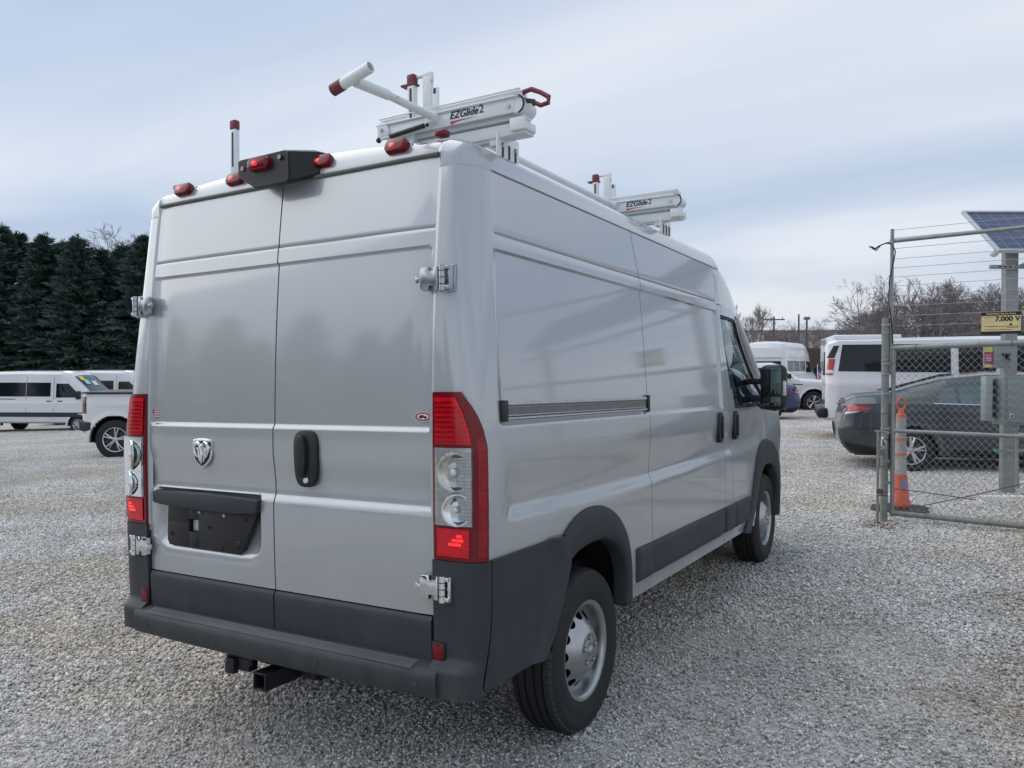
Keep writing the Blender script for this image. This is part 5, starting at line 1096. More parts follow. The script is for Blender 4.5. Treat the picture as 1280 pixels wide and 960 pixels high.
flag('small striped flag between the white high-top van and the box truck', 11.92, 31.4, 1.50); flag('small striped flag just right of the silver van\'s windscreen pillar', 9.45, 32.0, 1.62)
# ================================================================== gate, posts and solar array
GALV = mat('galvanised_steel', (.27, .29, .29), rough=.5, metal=.55, var=.2, vs=9)
GALVB = mat('weathered_galvanised', (.24, .25, .23), rough=.65, metal=.35, var=.3, vs=14, bump=.3, bs=80)
WIRE = mat('fence_wire', (.30, .32, .32), rough=.45, metal=.6, var=.1)
RUST = mat('rusty_wire', (.13, .075, .05), rough=.85, var=.3, vs=30)
gp = sD(3.80, 8.12); gdir = Vector((SD[0]*.9-DD[0]*.72, SD[1]*.9-DD[1]*.72, 0)); GA = math.atan2(gdir.y, gdir.x)
gate = thing('chain_link_gate', 'galvanised chain-link gate with wires above it, hung beside the orange and grey marker post', 'gate', gp, GA)
def pipe(name, a, b, r, m=GALV, par=gate, n=14): return MB().tube([a, b], r, n).out(name, m, par)
Lg = 3.1; zb0 = .095
pipe('gate_stile', (.045, 0, .06), (.045, 0, 1.78), .021); pipe('gate_stile', (Lg, 0, .06), (Lg, 0, 1.95), .024)
pipe('bottom_rail', (.045, 0, zb0), (Lg, 0, zb0+.01), .027, GALVB); pipe('middle_rail', (.045, 0, .925), (Lg, 0, .93), .020); pipe('top_rail', (.02, 0, 1.755), (Lg, 0, 1.85), .026)
pipe('upper_bar', (.0, .01, 2.83), (Lg, .01, 2.88), .020)
pitch, hz = .032, .036
def zig(par):
    pts = []; z = zb0+.02; k = 0
    while z < 1.80: pts.append((pitch*((k+par) % 2), .004*(1 if k % 2 else -1), z)); z += hz; k += 1
    return MB().tube(pts, .0026, 4, cap=False)
wm = [zig(0).out('wire', WIRE, gate, smooth=False), zig(1).out('wire', WIRE, gate, smooth=False)]
for q, o in enumerate(wm): o.location = (.06+pitch*q, 0, 0)
for k in range(2, int((Lg-.08)/pitch)):
    c = wm[k % 2].copy(); COL.objects.link(c); c.parent = gate; c.location = (.06+pitch*k, 0, 0)
for k in range(11):
    xk = .25+.27*k; zt_ = 1.755+.095*xk/Lg; MB().tube([(xk, -.028, zt_-.02), (xk, -.030, zt_+.01), (xk+.01, 0, zt_+.032), (xk+.01, .02, zt_), (xk, -.01, zt_-.04)], .0028, 5).out('tie_wire', RUST if k % 3 == 0 else WIRE, gate)
    MB().tube([(xk+.1, -.028, zb0-.02), (xk+.1, -.030, zb0+.01), (xk+.11, 0, zb0+.034), (xk+.11, .02, zb0)], .0028, 5).out('tie_wire', RUST, gate)
for k, z in enumerate((2.94, 2.86, 2.755, 2.65, 2.56, 2.47, 2.38, 2.28, 2.18, 2.08, 1.98)):
    MB().tube([(-.0, .02, z), (1.5, .02, z+.004), (Lg, .02, z+.03)], .0024, 5).out('strand_wire', WIRE, gate, smooth=False)
MB().tube([(.06, .01, .34), (.35, .0, .33), (.78, .01, .30)], .005, 6).out('loose_wire', RUST, gate); MB().tube([(.22, .02, .16), (.7, .02, .32), (1.25, .02, .52)], .005, 6).out('loose_wire', RUST, gate)
# posts at the hinge end
po = thing('gate_post', 'weathered steel gate post carrying a thin tall pole and a black cable', 'post', sD(3.765, 8.12), GA)
pipe('post_tube', (0, 0, -.05), (0, 0, 2.06), .036, GALVB, po, 18); pipe('upper_pole', (.045, .02, 1.5), (.05, .02, 2.95), .0175, GALV, po)
for z in (1.50, 1.60, 1.99, 1.30, .95, .62, .40): MB().lathe([(-.012, .040), (-.012, .045), (.012, .045), (.012, .040)], 20, 'z', (.008, .0, z)).out('clamp_band', GALV, po)
MB().tube([(.06, .0, 2.78), (.085, .0, 2.72), (.07, 0, 2.62), (.035, -.01, 2.45), (.03, -.01, 2.2), (.06, 0, 2.0), (.07, 0, 1.8)], .006, 8).out('black_cable', BLACK, po)
MB().tube([(.05, .0, 2.80), (.0, -.02, 2.81), (-.06, -.02, 2.79), (-.10, -.02, 2.76), (-.13, -.02, 2.78), (-.16, -.02, 2.79)], .009, 8, rr=[.006, .007, .006, .012, .010, .005]).out('insulated_lead', BLACK, po)
MB().tube([(-.13, -.02, 2.77), (-.10, .02, 2.745), (-.05, .0, 2.80), (.02, 0, 2.82), (.05, 0, 2.79)], .005, 8).out('insulated_lead', BLACK, po)
MB().tube([(-.01, -.045, .86), (.01, -.06, .84), (.03, -.055, .80), (.015, -.05, .75), (-.02, -.05, .78), (-.01, -.045, .86)], .006, 8).out('chain_loop', CHROME, po); MB().lathe([(-.018, 0), (-.018, .030), (-.012, .034), (.012, .034), (.018, .030), (.018, 0)], 24, 'y', (.0, -.070, .715)).out('padlock', mat('padlock_grey', (.22, .24, .26), rough=.4, metal=.5), po)
for z in np.linspace(.3, 1.9, 7): MB().tube([(.036, -.02, z), (.04, -.045, z+.01), (-.01, -.047, z), (-.03, -.03, z-.01)], .003, 5).out('tie_wire', RUST if z < 1.2 else WIRE, po)
dp = thing('drop_rod_post', 'short thin steel post just left of the tall gate post', 'post', sD(3.655, 8.02), GA)
pipe('rod', (0, 0, -.05), (0, 0, .93), .014, GALVB, dp); MB().tube([(-.03, 0, .925), (.03, 0, .93), (.10, 0, .915)], .010, 8).out('latch', GALVB, dp); MB().box((.02, 0, .33), (.06, .03, .05), .006).out('clip', RUST, dp); MB().box((.05, 0, .29), (.10, .012, .012)).out('tie_wire', RUST, dp)
# warning sign on the strands
YEL = mat('sign_yellow', (.62, .50, .25), rough=.5, var=.1, vs=12); BLK = mat('decal_black', ())
sg_ = thing('warning_sign', 'black and yellow electric fence warning sign reading 7,000 V above the gate', 'sign', gp+gdir.normalized()*.975+Vector((0, 0, 1.975)), GA)
SM = Matrix.Translation((0, -.032, 0)) @ Matrix.Rotation(R(90), 4, 'X')
pl_ = MB().box((0, -.026, 0), (.325, .006, .205), .002, 1).out('plate', BLK, sg_); MB().box((0, -.0300, -.004), (.318, .003, .145)).out('yellow_field', YEL, pl_, smooth=False)
def put(txt, size, x, z, m, par, align='CENTER', bold=0., M=SM, extr=.0006):
    V, F = text_mesh(txt, size, extr, align=align); n = len(V)
    if bold: V = np.vstack([V, V+np.array([bold, 0, .0002]), V+np.array([bold/2, bold/2, .0004])]); F = [[i+k*n for i in f] for k in range(3) for f in F]
    V = V+np.array([x, z, .001]); return mk('lettering', V @ np.array(M.to_3x3()).T+np.array(M.translation), F, m, par, smooth=False)
put('WARNING! Electric Fence', .0215, 0, .085, YEL, sg_, bold=.0012); put('7,000 V', .064, .050, .036, BLK, sg_, bold=.005)
put('PELIGRO', .0150, .085, -.035, BLK, sg_, bold=.001) if False else None
mb = MB()
for x, z, w_ in ((-.10, .055, .08), (.03, -.032, .25), (.09, -.045, .09), (-.08, -.03, .10), (-.02, -.062, .22)): mb.box((x, -.0320, z), (w_, .002, .003))
mb.prism([(.055, -.022), (.085, -.022), (.070, .002)], .001, Matrix.Translation((.01, -.0318, -.002)) @ Matrix.Rotation(R(90), 4, 'X')); mb.out('small_print', BLK, sg_, smooth=False)
# orange and grey marker post behind the gate
ORG = mat('faded_orange_plastic', (.62, .12, .055), rough=.55, var=.12, vs=8); SLV = mat('dirty_reflective_sleeve', (.36, .35, .33), rough=.6, var=.3, vs=12)
cn = thing('marker_post', 'worn orange and grey traffic marker post on a black rubber base behind the gate', 'traffic marker', sD(4.22, 8.72), HEAD0)
b = MB(); ri = random.Random(5); P = []
for r_, z in ((0, .055), (.10, .055), (.20, .050), (.275, .030), (.285, .0), (0, 0)): P.append([(r_*math.cos(t)*(1+.10*math.sin(6*t+1))*1.05+.0, r_*math.sin(t)*(1+.10*math.cos(5*t)), z) for t in np.linspace(0, 2*math.pi, 33)])
b.grid(np.array(P)); b.out('rubber_base', BLACK, cn)
b = MB(); b.lathe([(.04, 0), (.04, .105), (.10, .102), (.12, .090), (.36, .070), (.40, .062)], 24, 'z'); b.out('cone_foot', ORG, cn); MB().grid(np.array([[(.0825*math.cos(t)-.0, .0825*math.sin(t), z) if z < .25 else (.0745*math.cos(t), .0745*math.sin(t), z) for t in np.linspace(-1.9, -1.1, 6)] for z in (.24, .34)])).out('blue_mark', mat('faded_blue_ink', (.20, .22, .42), rough=.6), cn)
b = MB(); b.lathe([(.38, .064), (.40, .062), (1.02, .050), (1.03, .040), (1.03, 0)], 24, 'z'); b.out('sleeve', SLV, cn)
for z in (.615, .775): MB().lathe([(z-.012, .060-.018*(z-.4)), (z-.010, .066-.018*(z-.4)), (z+.010, .065-.018*(z-.4)), (z+.012, .058-.018*(z-.4))], 24, 'z').out('orange_band', ORG, cn)
MB().lathe([(1.01, .052), (1.04, .050), (1.05, .035), (1.10, .022), (1.10, 0)], 20, 'z').out('cap', ORG, cn); MB().tube([(.045*math.sin(t), 0, 1.155-.06*math.cos(t)) for t in np.linspace(0, 2*math.pi, 20)], .012, 10).out('handle_loop', ORG, cn)
# solar array on steel posts
PVC = bpy.data.materials.new('solar_cells'); PVC.use_nodes = True; t = PVC.node_tree; b_ = t.nodes['Principled BSDF']; b_.inputs['Roughness'].default_value = .2; b_.inputs['Coat Weight'].default_value = .5
tc = t.nodes.new('ShaderNodeTexCoord'); br = t.nodes.new('ShaderNodeTexBrick'); br.offset = 0; t.links.new(tc.outputs['Object'], br.inputs[0]); br.inputs['Scale'].default_value = 1; br.inputs['Brick Width'].default_value = .158; br.inputs['Row Height'].default_value = .158; br.inputs['Mortar Size'].default_value = .003
br.inputs['Color1'].default_value = (.022, .035, .085, 1); br.inputs['Color2'].default_value = (.030, .042, .095, 1); br.inputs['Mortar'].default_value = (.20, .23, .28, 1); t.links.new(br.outputs[0], b_.inputs['Base Color'])
def solar_post(s, D, label, W=.15):
    r = thing('solar_post', label, 'steel post', sD(s, D), HEAD0, 'steel posts under the solar panels')
    mb = MB(); mb.box((0, 0, 1.47), (.15, .012, 3.06), .003, 1); mb.box((-.070, .045, 1.47), (.012, .08, 3.06), .003, 1); mb.box((.070, .045, 1.47), (.012, .08, 3.06), .003, 1); mb.out('column', GALV, r); return r
sp1 = solar_post(5.96, 9.62, 'galvanised steel column under the solar panels, grey boxes on it'); sp2 = solar_post(10.2, 9.60, 'galvanised steel column under the far right end of the solar panels')
mb = MB(); mb.box((2.4, -.06, 2.70), (5.4, .04, .045), .004); mb.out('strut_channel', GALV, sp1)
for k in range(3): MB().box((-.19+.06*k, -.082, 2.70), (.030, .004, .014)).out('strut_slot', BLACK, sp1)
MB().tube([(.0, -.09, 2.69), (.9, -.3, 3.05)], .02, 10).out('diagonal_brace', GALV, sp1)
MB().box((.10, -.06, .52), (.60, .035, .035), .004).out('low_strut', GALV, sp1); MB().box((-.205, -.06, .52), (.02, .037, .037)).out('strut_tip', mat('teal_paint', (.04, .25, .30), rough=.5), sp1)
MB().sphere((-.275, -.10, 2.86), .050, 16, 10).out('dome_lamp', WHITEV, sp1)
tl = math.atan2(.52, .66)
for k in range(3):
    base = sD(5.66+1.68*k, 9.42); base.z = 3.04; M = Matrix.Translation(base) @ Matrix.Rotation(HEAD0, 4, 'Z') @ Matrix.Rotation(tl, 4, 'X')
    if k == 0: SA = thing('solar_array', 'row of tilted dark blue solar panels with pale frames above the gate', 'solar array', M=M)
    o = MB().box((.83, .47, 0), (1.60, .90, .012)).out('solar_panel', PVC, SA, smooth=False); o.location = (1.68*k, 0, 0)
    b = MB()
    for c, d in (((.83, .0, 0), (1.66, .035, .045)), ((.83, .945, 0), (1.66, .035, .045)), ((.0175, .4725, 0), (.035, .91, .045)), ((1.6425, .4725, 0), (.035, .91, .045))): b.box(c, d, .003, 1)
    b.out('frame', mat('anodised_frame', (.55, .57, .58), rough=.35, metal=.6), o)
    MB().box((.83, .47, -.02), (1.58, .88, .01)).out('back_sheet', WHITEV, o, smooth=False)
# grey electrical boxes
GBX = mat('grey_box_enamel', (.20, .235, .235), rough=.42, var=.08, vs=5); MAG = mat('magenta_sticker', (.42, .03, .14), rough=.4); YST = mat('pale_yellow_sticker', (.62, .58, .16), rough=.4)
def sticker(par, x, z, w_, h_, y):
    o = MB().box((x, y, z), (w_, .003, h_)).out('sticker', MAG, par, smooth=False); MB().box((x, y-.001, z+h_*.36), (w_, .003, h_*.26)).out('sticker_band', YST, o, smooth=False); MB().box((x, y-.001, z-h_*.43), (w_, .003, h_*.14)).out('sticker_band', YST, o, smooth=False)
    mb = MB(); 
    for dz in (.08, -.02, -.10, -.18): mb.box((x, y-.0015, z+h_*dz), (w_*.7, .003, h_*.03))
    mb.out('sticker_print', mat('sticker_white', ()), o, smooth=False)
e1 = thing('switch_box', 'small grey switch box with black handle, mounted high on the steel column', 'electrical box', sD(5.70, 9.40), HEAD0)
MB().box((0, 0, 1.64), (.185, .14, .27), .008).out('box_body', GBX, e1); MB().box((0.02, -.085, 1.665), (.09, .03, .025), .006).out('switch_lever', BLACK, e1); MB().box((.035, -.09, 1.63), (.03, .04, .07), .006).out('switch_lever', BLACK, e1); MB().box((-.145, .0, 1.64), (.10, .03, .26), .003).out('label_plate', GBX, e1); sticker(e1, -.145, 1.64, .095, .245, -.017)
e2 = thing('electrical_cabinet', 'large grey electrical cabinet on the steel column, magenta sticker at its right', 'electrical box', sD(5.88, 9.36), HEAD0)
cab = MB().box((.03, 0, 1.13), (.52, .22, .56), .006).out('cabinet_body', GBX, e2); MB().box((.03, -.118, 1.13), (.44, .014, .50), .004).out('cabinet_door', GBX, e2); MB().box((-.345, .02, 1.15), (.085, .10, .52), .004).out('wiring_channel', mat('pale_grey_steel', (.30, .33, .33), rough=.4, metal=.3), e2); MB().box((-.27, .05, 1.15), (.08, .06, .46)).out('backing_plate', mat('dark_green_steel', (.03, .06, .055), rough=.5), e2)
sticker(e2, .13, 1.20, .09, .20, -.127); MB().box((-.14, -.128, .955), (.045, .003, .05), .001).out('hand_sticker', mat('sticker_white', ()), e2); MB().box((-.14, -.1300, .950), (.026, .003, .026)).out('hand_print', BLK, e2, smooth=False); MB().box((-.132, -.1300, .968), (.008, .003, .022)).out('hand_print', BLK, e2, smooth=False)
MB().tube([(.0, .0, .86), (.0, .0, .60), (.02, .0, .10)], .018, 10).out('conduit', GALV, e2)
gp2 = sD(6.0, 9.15); tag(MB().tube([(0, 0, .02), (1.6, -.1, .03)], .02, 10).out('ground_pipe', WHITEP), 'pale pipe lying on the gravel at the foot of the steel column', 'pipe'); bpy.data.objects['ground_pipe'].location = sD(5.45, 9.3); bpy.data.objects['ground_pipe'].rotation_euler = (0, 0, HEAD0)
# canopy tent
TENT = mat('black_canopy_cloth', (.012, .014, .017), rough=.7, bump=.2); ct = thing('canopy_tent', 'black pop-up canopy tent behind the long passenger van', 'tent', sD(14.55, 22.6), HEAD0+R(8))
mb = MB(); c = [(-1.5, -1.5), (1.5, -1.5), (1.5, 1.5), (-1.5, 1.5)]
for k in range(4):
    a, b2 = c[k], c[(k+1) % 4]; mb.grid(np.array([[((a[0]*(1-v)+b2[0]*v)*(1-u), (a[1]*(1-v)+b2[1]*v)*(1-u), 2.35+.60*u-.05*math.sin(u*3.14)) for v in np.linspace(0, 1, 5)] for u in np.linspace(0, 1, 6)])); mb.grid(np.array([[(a[0]*(1-v)+b2[0]*v, a[1]*(1-v)+b2[1]*v, z) for v in np.linspace(0, 1, 5)] for z in (2.12, 2.36)]))
mb.out('canopy', TENT, ct)
for x, y in c: MB().tube([(x*.98, y*.98, 0), (x*.98, y*.98, 2.3)], .02, 8).out('leg', WHITEP, ct)
for x in (-.6, .2): MB().box((x, -1.05, 2.56), (.03, 1.0, .01), rot=(R(22), 0, .3)).out('cloth_stripe', mat('pale_stripe', (.30, .32, .34), rough=.6), ct)
# ================================================================== trees
BARK = mat('grey_bark', (.085, .072, .066), rough=.9, var=.2, vs=3); TWIG = mat('bare_twigs', (.175, .152, .155), rough=.9, var=.15, vs=2)
NEED = bpy.data.materials.new('evergreen_foliage'); NEED.use_nodes = True; t = NEED.node_tree; b_ = t.nodes['Principled BSDF']; b_.inputs['Roughness'].default_value = .8; b_.inputs['Specular IOR Level'].default_value = .15
at = t.nodes.new('ShaderNodeAttribute'); at.attribute_name = 'tint'; cr = t.nodes.new('ShaderNodeValToRGB'); t.links.new(at.outputs['Fac'], cr.inputs[0]); t.links.new(cr.outputs[0], b_.inputs['Base Color']); e = cr.color_ramp.elements; e[0].color = (.040, .074, .070, 1); e[1].color = (.110, .160, .135, 1)
def evergreen_mesh(seed, H=12.0, Rm=3.5, n=430):
    r = np.random.default_rng(seed); V = []; F = []; T = []
    ph = r.random(6)*6.28
    for k in range(n):                         # boughs
        h = .03+.97*r.random()**.9; a = r.random()*6.283; Rz = Rm*((1-h)**.80*(1-.35*max(0, .18-h)/.18))*(1+.14*math.sin(2*a+ph[0]+h*5))*(.55+.62*r.random())+.14
        z0 = h*H; up_ = .50*r.random()-.12+.35*h; tint = r.random(); bw = .10+.16*r.random()
        for q in range(52):                     # flat drooping sprays along the bough
            u = .12+.88*r.random()**.75; side = (r.random()-.5)*2*bw*(1.2-u*.6); cx = math.cos(a+side)*Rz*u; cy = math.sin(a+side)*Rz*u; cz = z0+up_*Rz*u-.20*u*u*Rz+(r.random()-.5)*.16
            d = np.array([math.cos(a+side*2), math.sin(a+side*2), up_-.1])+r.normal(size=3)*.38; d /= np.linalg.norm(d); s_ = np.cross(d, r.normal(size=3)); s_ /= np.linalg.norm(s_); l_ = .20+.26*r.random(); w_ = .03+.07*r.random(); p0 = np.array([cx, cy, cz]); b0 = len(V)
            V += [p0-s_*w_, p0+d*l_, p0+s_*w_]; F.append([b0, b0+1, b0+2]); T.append(min(1, max(0, tint*.55+r.random()*.3+.15*u)))
    for q in range(60):                         # leader at the very top
        z = H*(.93+.10*r.random()); p0 = np.array([r.normal()*.08, r.normal()*.08, z]); d = np.array([r.normal()*.5, r.normal()*.5, .9]); b0 = len(V); V += [p0-[.04, 0, 0], p0+d*.30, p0+[.04, 0, 0]]; F.append([b0, b0+1, b0+2]); T.append(r.random())
    me = bpy.data.meshes.new('evergreen_crown'); me.from_pydata([tuple(v) for v in V], [], F); a_ = me.attributes.new('tint', 'FLOAT', 'FACE'); a_.data.foreach_set('value', np.array(T, np.float32)); me.materials.append(NEED); return me
EVM = [evergreen_mesh(s_) for s_ in (3, 8, 21, 34)]
mb = MB(); mb.tube([(0, 0, -.3), (.05, 0, 3), (0, .06, 7), (0, 0, 11.4)], .2, 8, rr=[.22, .15, .09, .03]); TRK = mb.out('trunk', mat('dark_bark', (.035, .032, .030), rough=.95)); TRKM = TRK.data; bpy.data.objects.remove(TRK)
def evergreen(s, D, H, k, label, group, w_=1.):
    p = sD(s, D); r = thing('evergreen_tree', label, 'tree', p, random.random()*6.28, group); r.scale = (w_*H/12, w_*H/12, H/12)
    for nm, me in (('trunk', TRKM), ('crown', EVM[k % 4])): o = bpy.data.objects.new(nm, me); COL.objects.link(o); o.parent = r
ORD = 'first second third fourth fifth sixth seventh eighth ninth tenth eleventh twelfth thirteenth fourteenth fifteenth sixteenth seventeenth eighteenth nineteenth twentieth twenty-first twenty-second twenty-third twenty-fourth twenty-fifth twenty-sixth twenty-seventh twenty-eighth'.split()
LEV = 'dense dark evergreens in the row beyond the left-hand vans'
spec = [(-14, 292), (3, 289), (26, 299), (58, 301), (80, 308), (100, 303), (128, 318), (155, 313), (185, 300), (215, 306), (245, 298), (275, 305), (305, 300), (-40, 296), (-66, 300), (-92, 294), (-118, 300)]
for i, (px, yt) in enumerate(spec):
    D = 58+(i*7 % 5)*.8; z = 1.68+(459.3-yt)*D/1005.9; s = (px-640)/1005.9*D; H = z-float(sD(s, D).z)+.1
    evergreen(s, D, H, i, ORD[sorted(q[0] for q in spec).index(px)]+' tall evergreen from the left in the front of the row beyond the vans', LEV, 1.30)
for i in range(15):
    px = -120+i*30; D = 64; s = (px-640)/1005.9*D; evergreen(s, D, 9.5+1.2*math.sin(i*2.1), i+1, 'wide evergreen in the second row, '+ORD[i]+' from the left behind the front evergreens', LEV, 1.35)
for i in range(12):
    evergreen(-54+3*math.sin(i*1.7), -30+i*3.2, 13.2+1.6*math.sin(i*2.4)-.35*i, i, 'dark evergreen left of the view that shows only as a reflection in the doors', 'evergreens mirrored in the van paint', 1.15)
def bare_mesh(seed, H=10., spread=1., droop=0., lv=7):
    r = random.Random(seed); br = MB(); tr = MB()
    def grow(p, d, L_, rad, lev):
        n = 3; pts = [p]; q = Vector(p); dd = Vector(d)
        for k in range(n):
            dd = (dd+Vector((r.gauss(0, .12), r.gauss(0, .12), r.gauss(0, .08)-(droop*.18 if lev > 2 else -.05)))).normalized(); q = q+dd*(L_/n); pts.append(q.copy())
        rr = [rad*(1-.35*k/n) for k in range(n+1)]
        (tr if lev <= 1 else br).tube(pts, rad, 5 if lev < 2 else 3, cap=False, rr=rr)
        if lev >= lv: return
        for c in range(r.choice((3, 3, 4)) if lev < 2 else r.choice((2, 3, 3)) if lev < 6 else r.choice((3, 4))):
            t_ = r.uniform(.35, 1.) if lev > 0 else r.uniform(.5, 1.); b0 = pts[0].lerp(pts[-1], t_) if t_ < 1 else pts[-1]; b0 = pts[min(3, int(t_*3))].lerp(pts[min(3, int(t_*3)+1)], t_*3-int(t_*3))
            a = r.uniform(0, 6.283); ax = dd.orthogonal().normalized(); ax.rotate(Matrix.Rotation(a, 3, dd)); nd_ = (dd*(.80+.25*r.random())+ax*r.uniform(.35, .75)*spread+Vector((0, 0, .12))).normalized()
            grow(b0, nd_, L_*r.uniform(.60, .82), max(rad*r.uniform(.45, .62), .009), lev+1)
    grow(Vector((0, 0, -.2)), Vector((0, 0, 1)), H*.30, H*.020, 0)
    a = tr.out('trunk', BARK, ang=80); b = br.out('branches', TWIG, smooth=False); ma, mbb = a.data, b.data; bpy.data.objects.remove(a); bpy.data.objects.remove(b)
    zs_ = [v.co.z for v in mbb.vertices]; return ma, mbb, max(zs_)
BRM = [bare_mesh(5), bare_mesh(17, spread=1.15), bare_mesh(29, spread=.85), bare_mesh(41, spread=1.3, droop=.9), bare_mesh(53)]
def bare(px, yt, D, k, label, group, w_=1.):
    s = (px-640)/1005.9*D; p = sD(s, D); H = 1.68+(459.3-yt)*D/1005.9-p.z; ma, mbb, h0 = BRM[k]; sc = H/h0
    r = thing('bare_tree', label, 'tree', p, random.random()*6.28, group); r.scale = (sc*w_, sc*w_, sc)
    for nm, me in (('trunk', ma), ('branches', mbb)): o = bpy.data.objects.new(nm, me); COL.objects.link(o); o.parent = r
RG_ = 'leafless trees beyond the vehicles on the right'; LB = 'leafless grey-brown tree in the winter treeline beyond the parked vehicles on the right'
for i, (px, yt, D, k, w_) in enumerate(sorted([(932, 380, 88, 2, .8), (946, 392, 84, 0, .8), (962, 400, 92, 4, .9), (975, 401, 80, 3, 1.), (992, 404, 90, 1, 1.), (1004, 402, 86, 0, .9), (1026, 397, 72, 3, 1.1), (1045, 404, 84, 1, 1.), (1060, 386, 80, 0, .9), (1080, 378, 78, 2, 1.), (1096, 368, 74, 4, 1.), (1110, 352, 70, 0, 1.), (1124, 343, 66, 1, 1.), (1140, 352, 72, 4, 1.), (1155, 350, 70, 2, 1.), (1172, 356, 66, 0, 1.), (1188, 350, 74, 1, 1.), (1205, 345, 66, 4, 1.1), (1222, 355, 70, 2, 1.), (1238, 352, 68, 0, 1.), (1256, 362, 72, 1, 1.), (1275, 350, 66, 4, 1.1), (1300, 356, 70, 2, 1.), (1330, 350, 68, 0, 1.), (1150, 372, 60, 3, 1.), (1215, 374, 60, 3, 1.), (900, 392, 86, 1, 1.), (1092, 392, 64, 3, 1.)])):
    bare(px, yt, D, k, ORD[i]+' leafless tree from the left in the winter treeline beyond the parked vehicles', RG_, w_)
bare(155, 282, 86, 0, 'tall leafless tree rising above the evergreen row at the left', None, 1.1); bare(172, 290, 84, 1, 'leafless tree half hidden by the silver van, above the evergreens', None, 1.)
# far wood that closes the horizon
def wood(name, s0, s1, D0, H0, n, seed, cols):
    r = np.random.default_rng(seed); s = s0+(s1-s0)*r.random(n); D = D0+12*r.random(n); u = r.random(n); H = H0*(.65+.2*np.sin(s*.23)+.15*np.sin(s*.071+1)+.10*np.sin(s*.9))*u**.7
    x = CG[0]+SD[0]*s+DD[0]*D; y = CG[1]+SD[1]*s+DD[1]*D; z = gz(x, y)+H; P0 = np.stack([x, y, z], 1); d = r.normal(size=(n, 3))*np.array([.25, .25, 1]); d /= np.linalg.norm(d, axis=1, keepdims=True); d *= (.7+1.3*r.random(n))[:, None]; w_ = np.cross(d, r.normal(size=(n, 3))); w_ /= np.linalg.norm(w_, axis=1, keepdims=True); w_ *= (.03+.11*(1-u))[:, None]
    V = np.stack([P0-w_, P0+w_, P0+d], 1).reshape(-1, 3); F = np.arange(n*3).reshape(-1, 3); o = mk(name, V, F.tolist(), cols, smooth=False); o['kind'] = 'stuff'; return o
wood('far_wood', 5, 130, 118, 5.5, 9000, 4, mat('winter_wood', (.17, .15, .145), rough=.95, var=.3, vs=.2)); wood('far_wood', -150, 5, 105, 9.0, 16000, 6, mat('distant_evergreen', (.022, .036, .032), rough=.95, var=.3, vs=.2))
# warehouse, fence, poles
WH = thing('warehouse', 'long low pale warehouse seen through the bare trees in the distance', 'warehouse', sD(29.5, 112), HEAD0)
zg = WH.location.z; mb = MB(); mb.box((15, 6, 3.3), (44, 12, 7.0)); mb.out('wall', mat('pale_cladding', (.52, .51, .50), rough=.7, var=.1, vs=.3), WH, smooth=False); MB().box((15, 6, 6.95), (44.6, 12.6, .35)).out('roof_edge', mat('roof_edge_dark', (.26, .26, .27), rough=.6), WH, smooth=False)
for k in range(6): MB().box((-3+7*k, -.05, 2.0), (3.2, .12, 3.2)).out('loading_door', mat('door_grey', (.22, .22, .23), rough=.6), WH, smooth=False)
FN = thing('board_fence', 'dark brown board fence running behind the white high-top van', 'fence', sD(14.5, 58), HEAD0+R(-2)); BF = mat('brown_boards', (.075, .058, .048), rough=.9, var=.3, vs=.6)
bd = MB().box((0, 0, 1.55), (.40, .05, 3.1), .004, 1).out('board', BF, FN); bd.location = (0, 0, 0)
for k in range(1, 46): c = bd.copy(); COL.objects.link(c); c.parent = FN; c.location = (k*.41, .01*(k % 2), .02*((k*7) % 3))
for z in (.5, 2.6): MB().box((9.2, .07, z), (18.6, .06, .12)).out('rail', BF, FN, smooth=False)
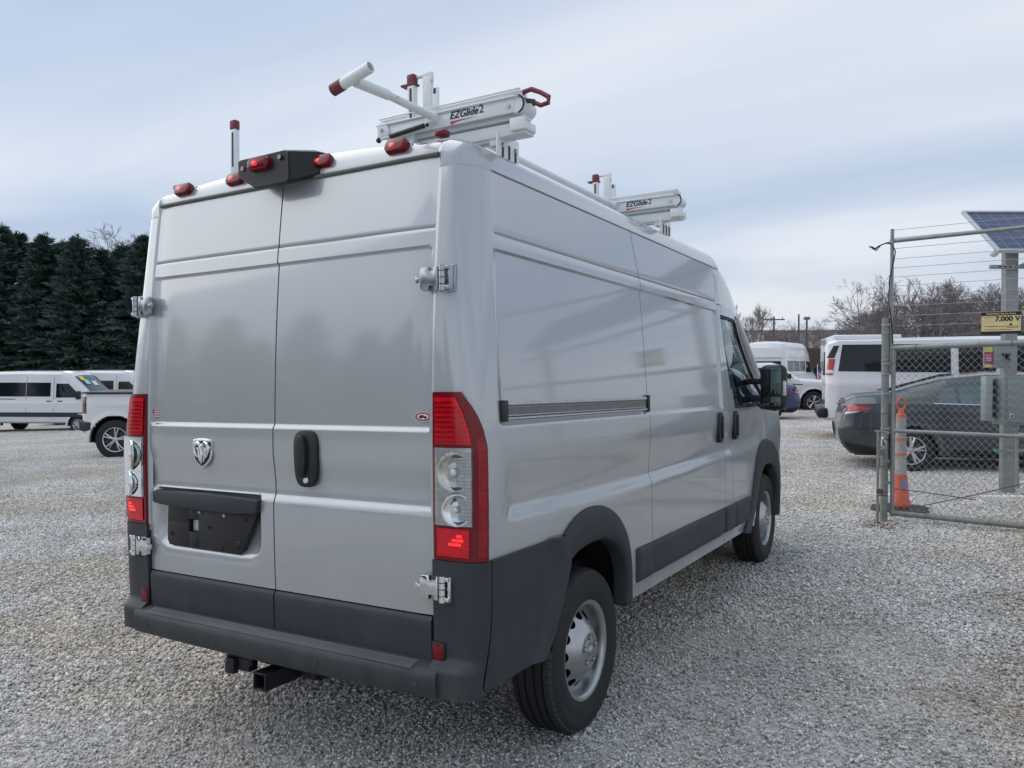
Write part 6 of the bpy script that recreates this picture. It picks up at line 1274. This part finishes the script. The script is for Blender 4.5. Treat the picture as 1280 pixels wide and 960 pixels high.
def upole(px, yt, D, label, arm, lamp=False):
    s = (px-640)/1005.9*D; p = sD(s, D); H = 1.68+(459.3-yt)*D/1005.9-p.z; r = thing('utility_pole', label, 'utility pole', p, HEAD0)
    MB().tube([(0, 0, -.3), (0, 0, H)], .13, 8, rr=[.16, .10]).out('pole', BARK, r)
    if arm: MB().box((0, 0, H-.35), (arm, .12, .14)).out('crossarm', BARK, r, smooth=False)
    if lamp: MB().box((0, 0, H), (.7, .4, .35), .08).out('lamp_head', mat('grey_lamp_head', (.2, .2, .2)), r)
    for x in ([-arm*.4, 0, arm*.4] if arm else []): MB().tube([(x, 0, H-.3), (x, 0, H-.05)], .05, 6).out('insulator', BARK, r)
upole(967, 396, 98, 'wooden utility pole with a wide crossarm over the white high-top van', 2.6); upole(998, 393, 98, 'bare wooden utility pole to the right of the crossarm pole', 0); upole(1008, 398, 92, 'light pole with a single boxy lamp head beyond the box truck', 0, True)
# ================================================================== litter on the gravel
LEAF = mat('dead_leaf', (.16, .085, .045), rough=.8, var=.3, vs=9); r = random.Random(11)
V, F = [], []
def addleaf(s, D, sc):
    p = sD(s, D, .012); a = r.random()*6.28; n0 = len(V); t1, t2 = r.uniform(-.3, .3), r.uniform(-.3, .3)
    for x, y in ((-1, 0), (-.4, .5), (.5, .45), (1, 0), (.45, -.45), (-.5, -.4)):
        X_, Y_ = x*sc, y*sc; V.append((p.x+X_*math.cos(a)-Y_*math.sin(a), p.y+X_*math.sin(a)+Y_*math.cos(a), p.z+X_*t1+Y_*t2+.3*sc*abs(y)))
    F.append(list(range(n0, n0+6)))
for k in range(260): D = r.uniform(3, 14); addleaf(r.uniform(-.6*D, .66*D), D, r.uniform(.007, .016))
for k in range(220): addleaf(3.62+r.gauss(0, .14), 7.9+r.gauss(0, .15), r.uniform(.008, .02))
for k in range(420): addleaf(r.uniform(4.9, 7.5), 9.0+r.gauss(0, .30), r.uniform(.006, .018))
lf = mk('leaf_litter', V, F, LEAF, smooth=False); lf['kind'] = 'stuff'
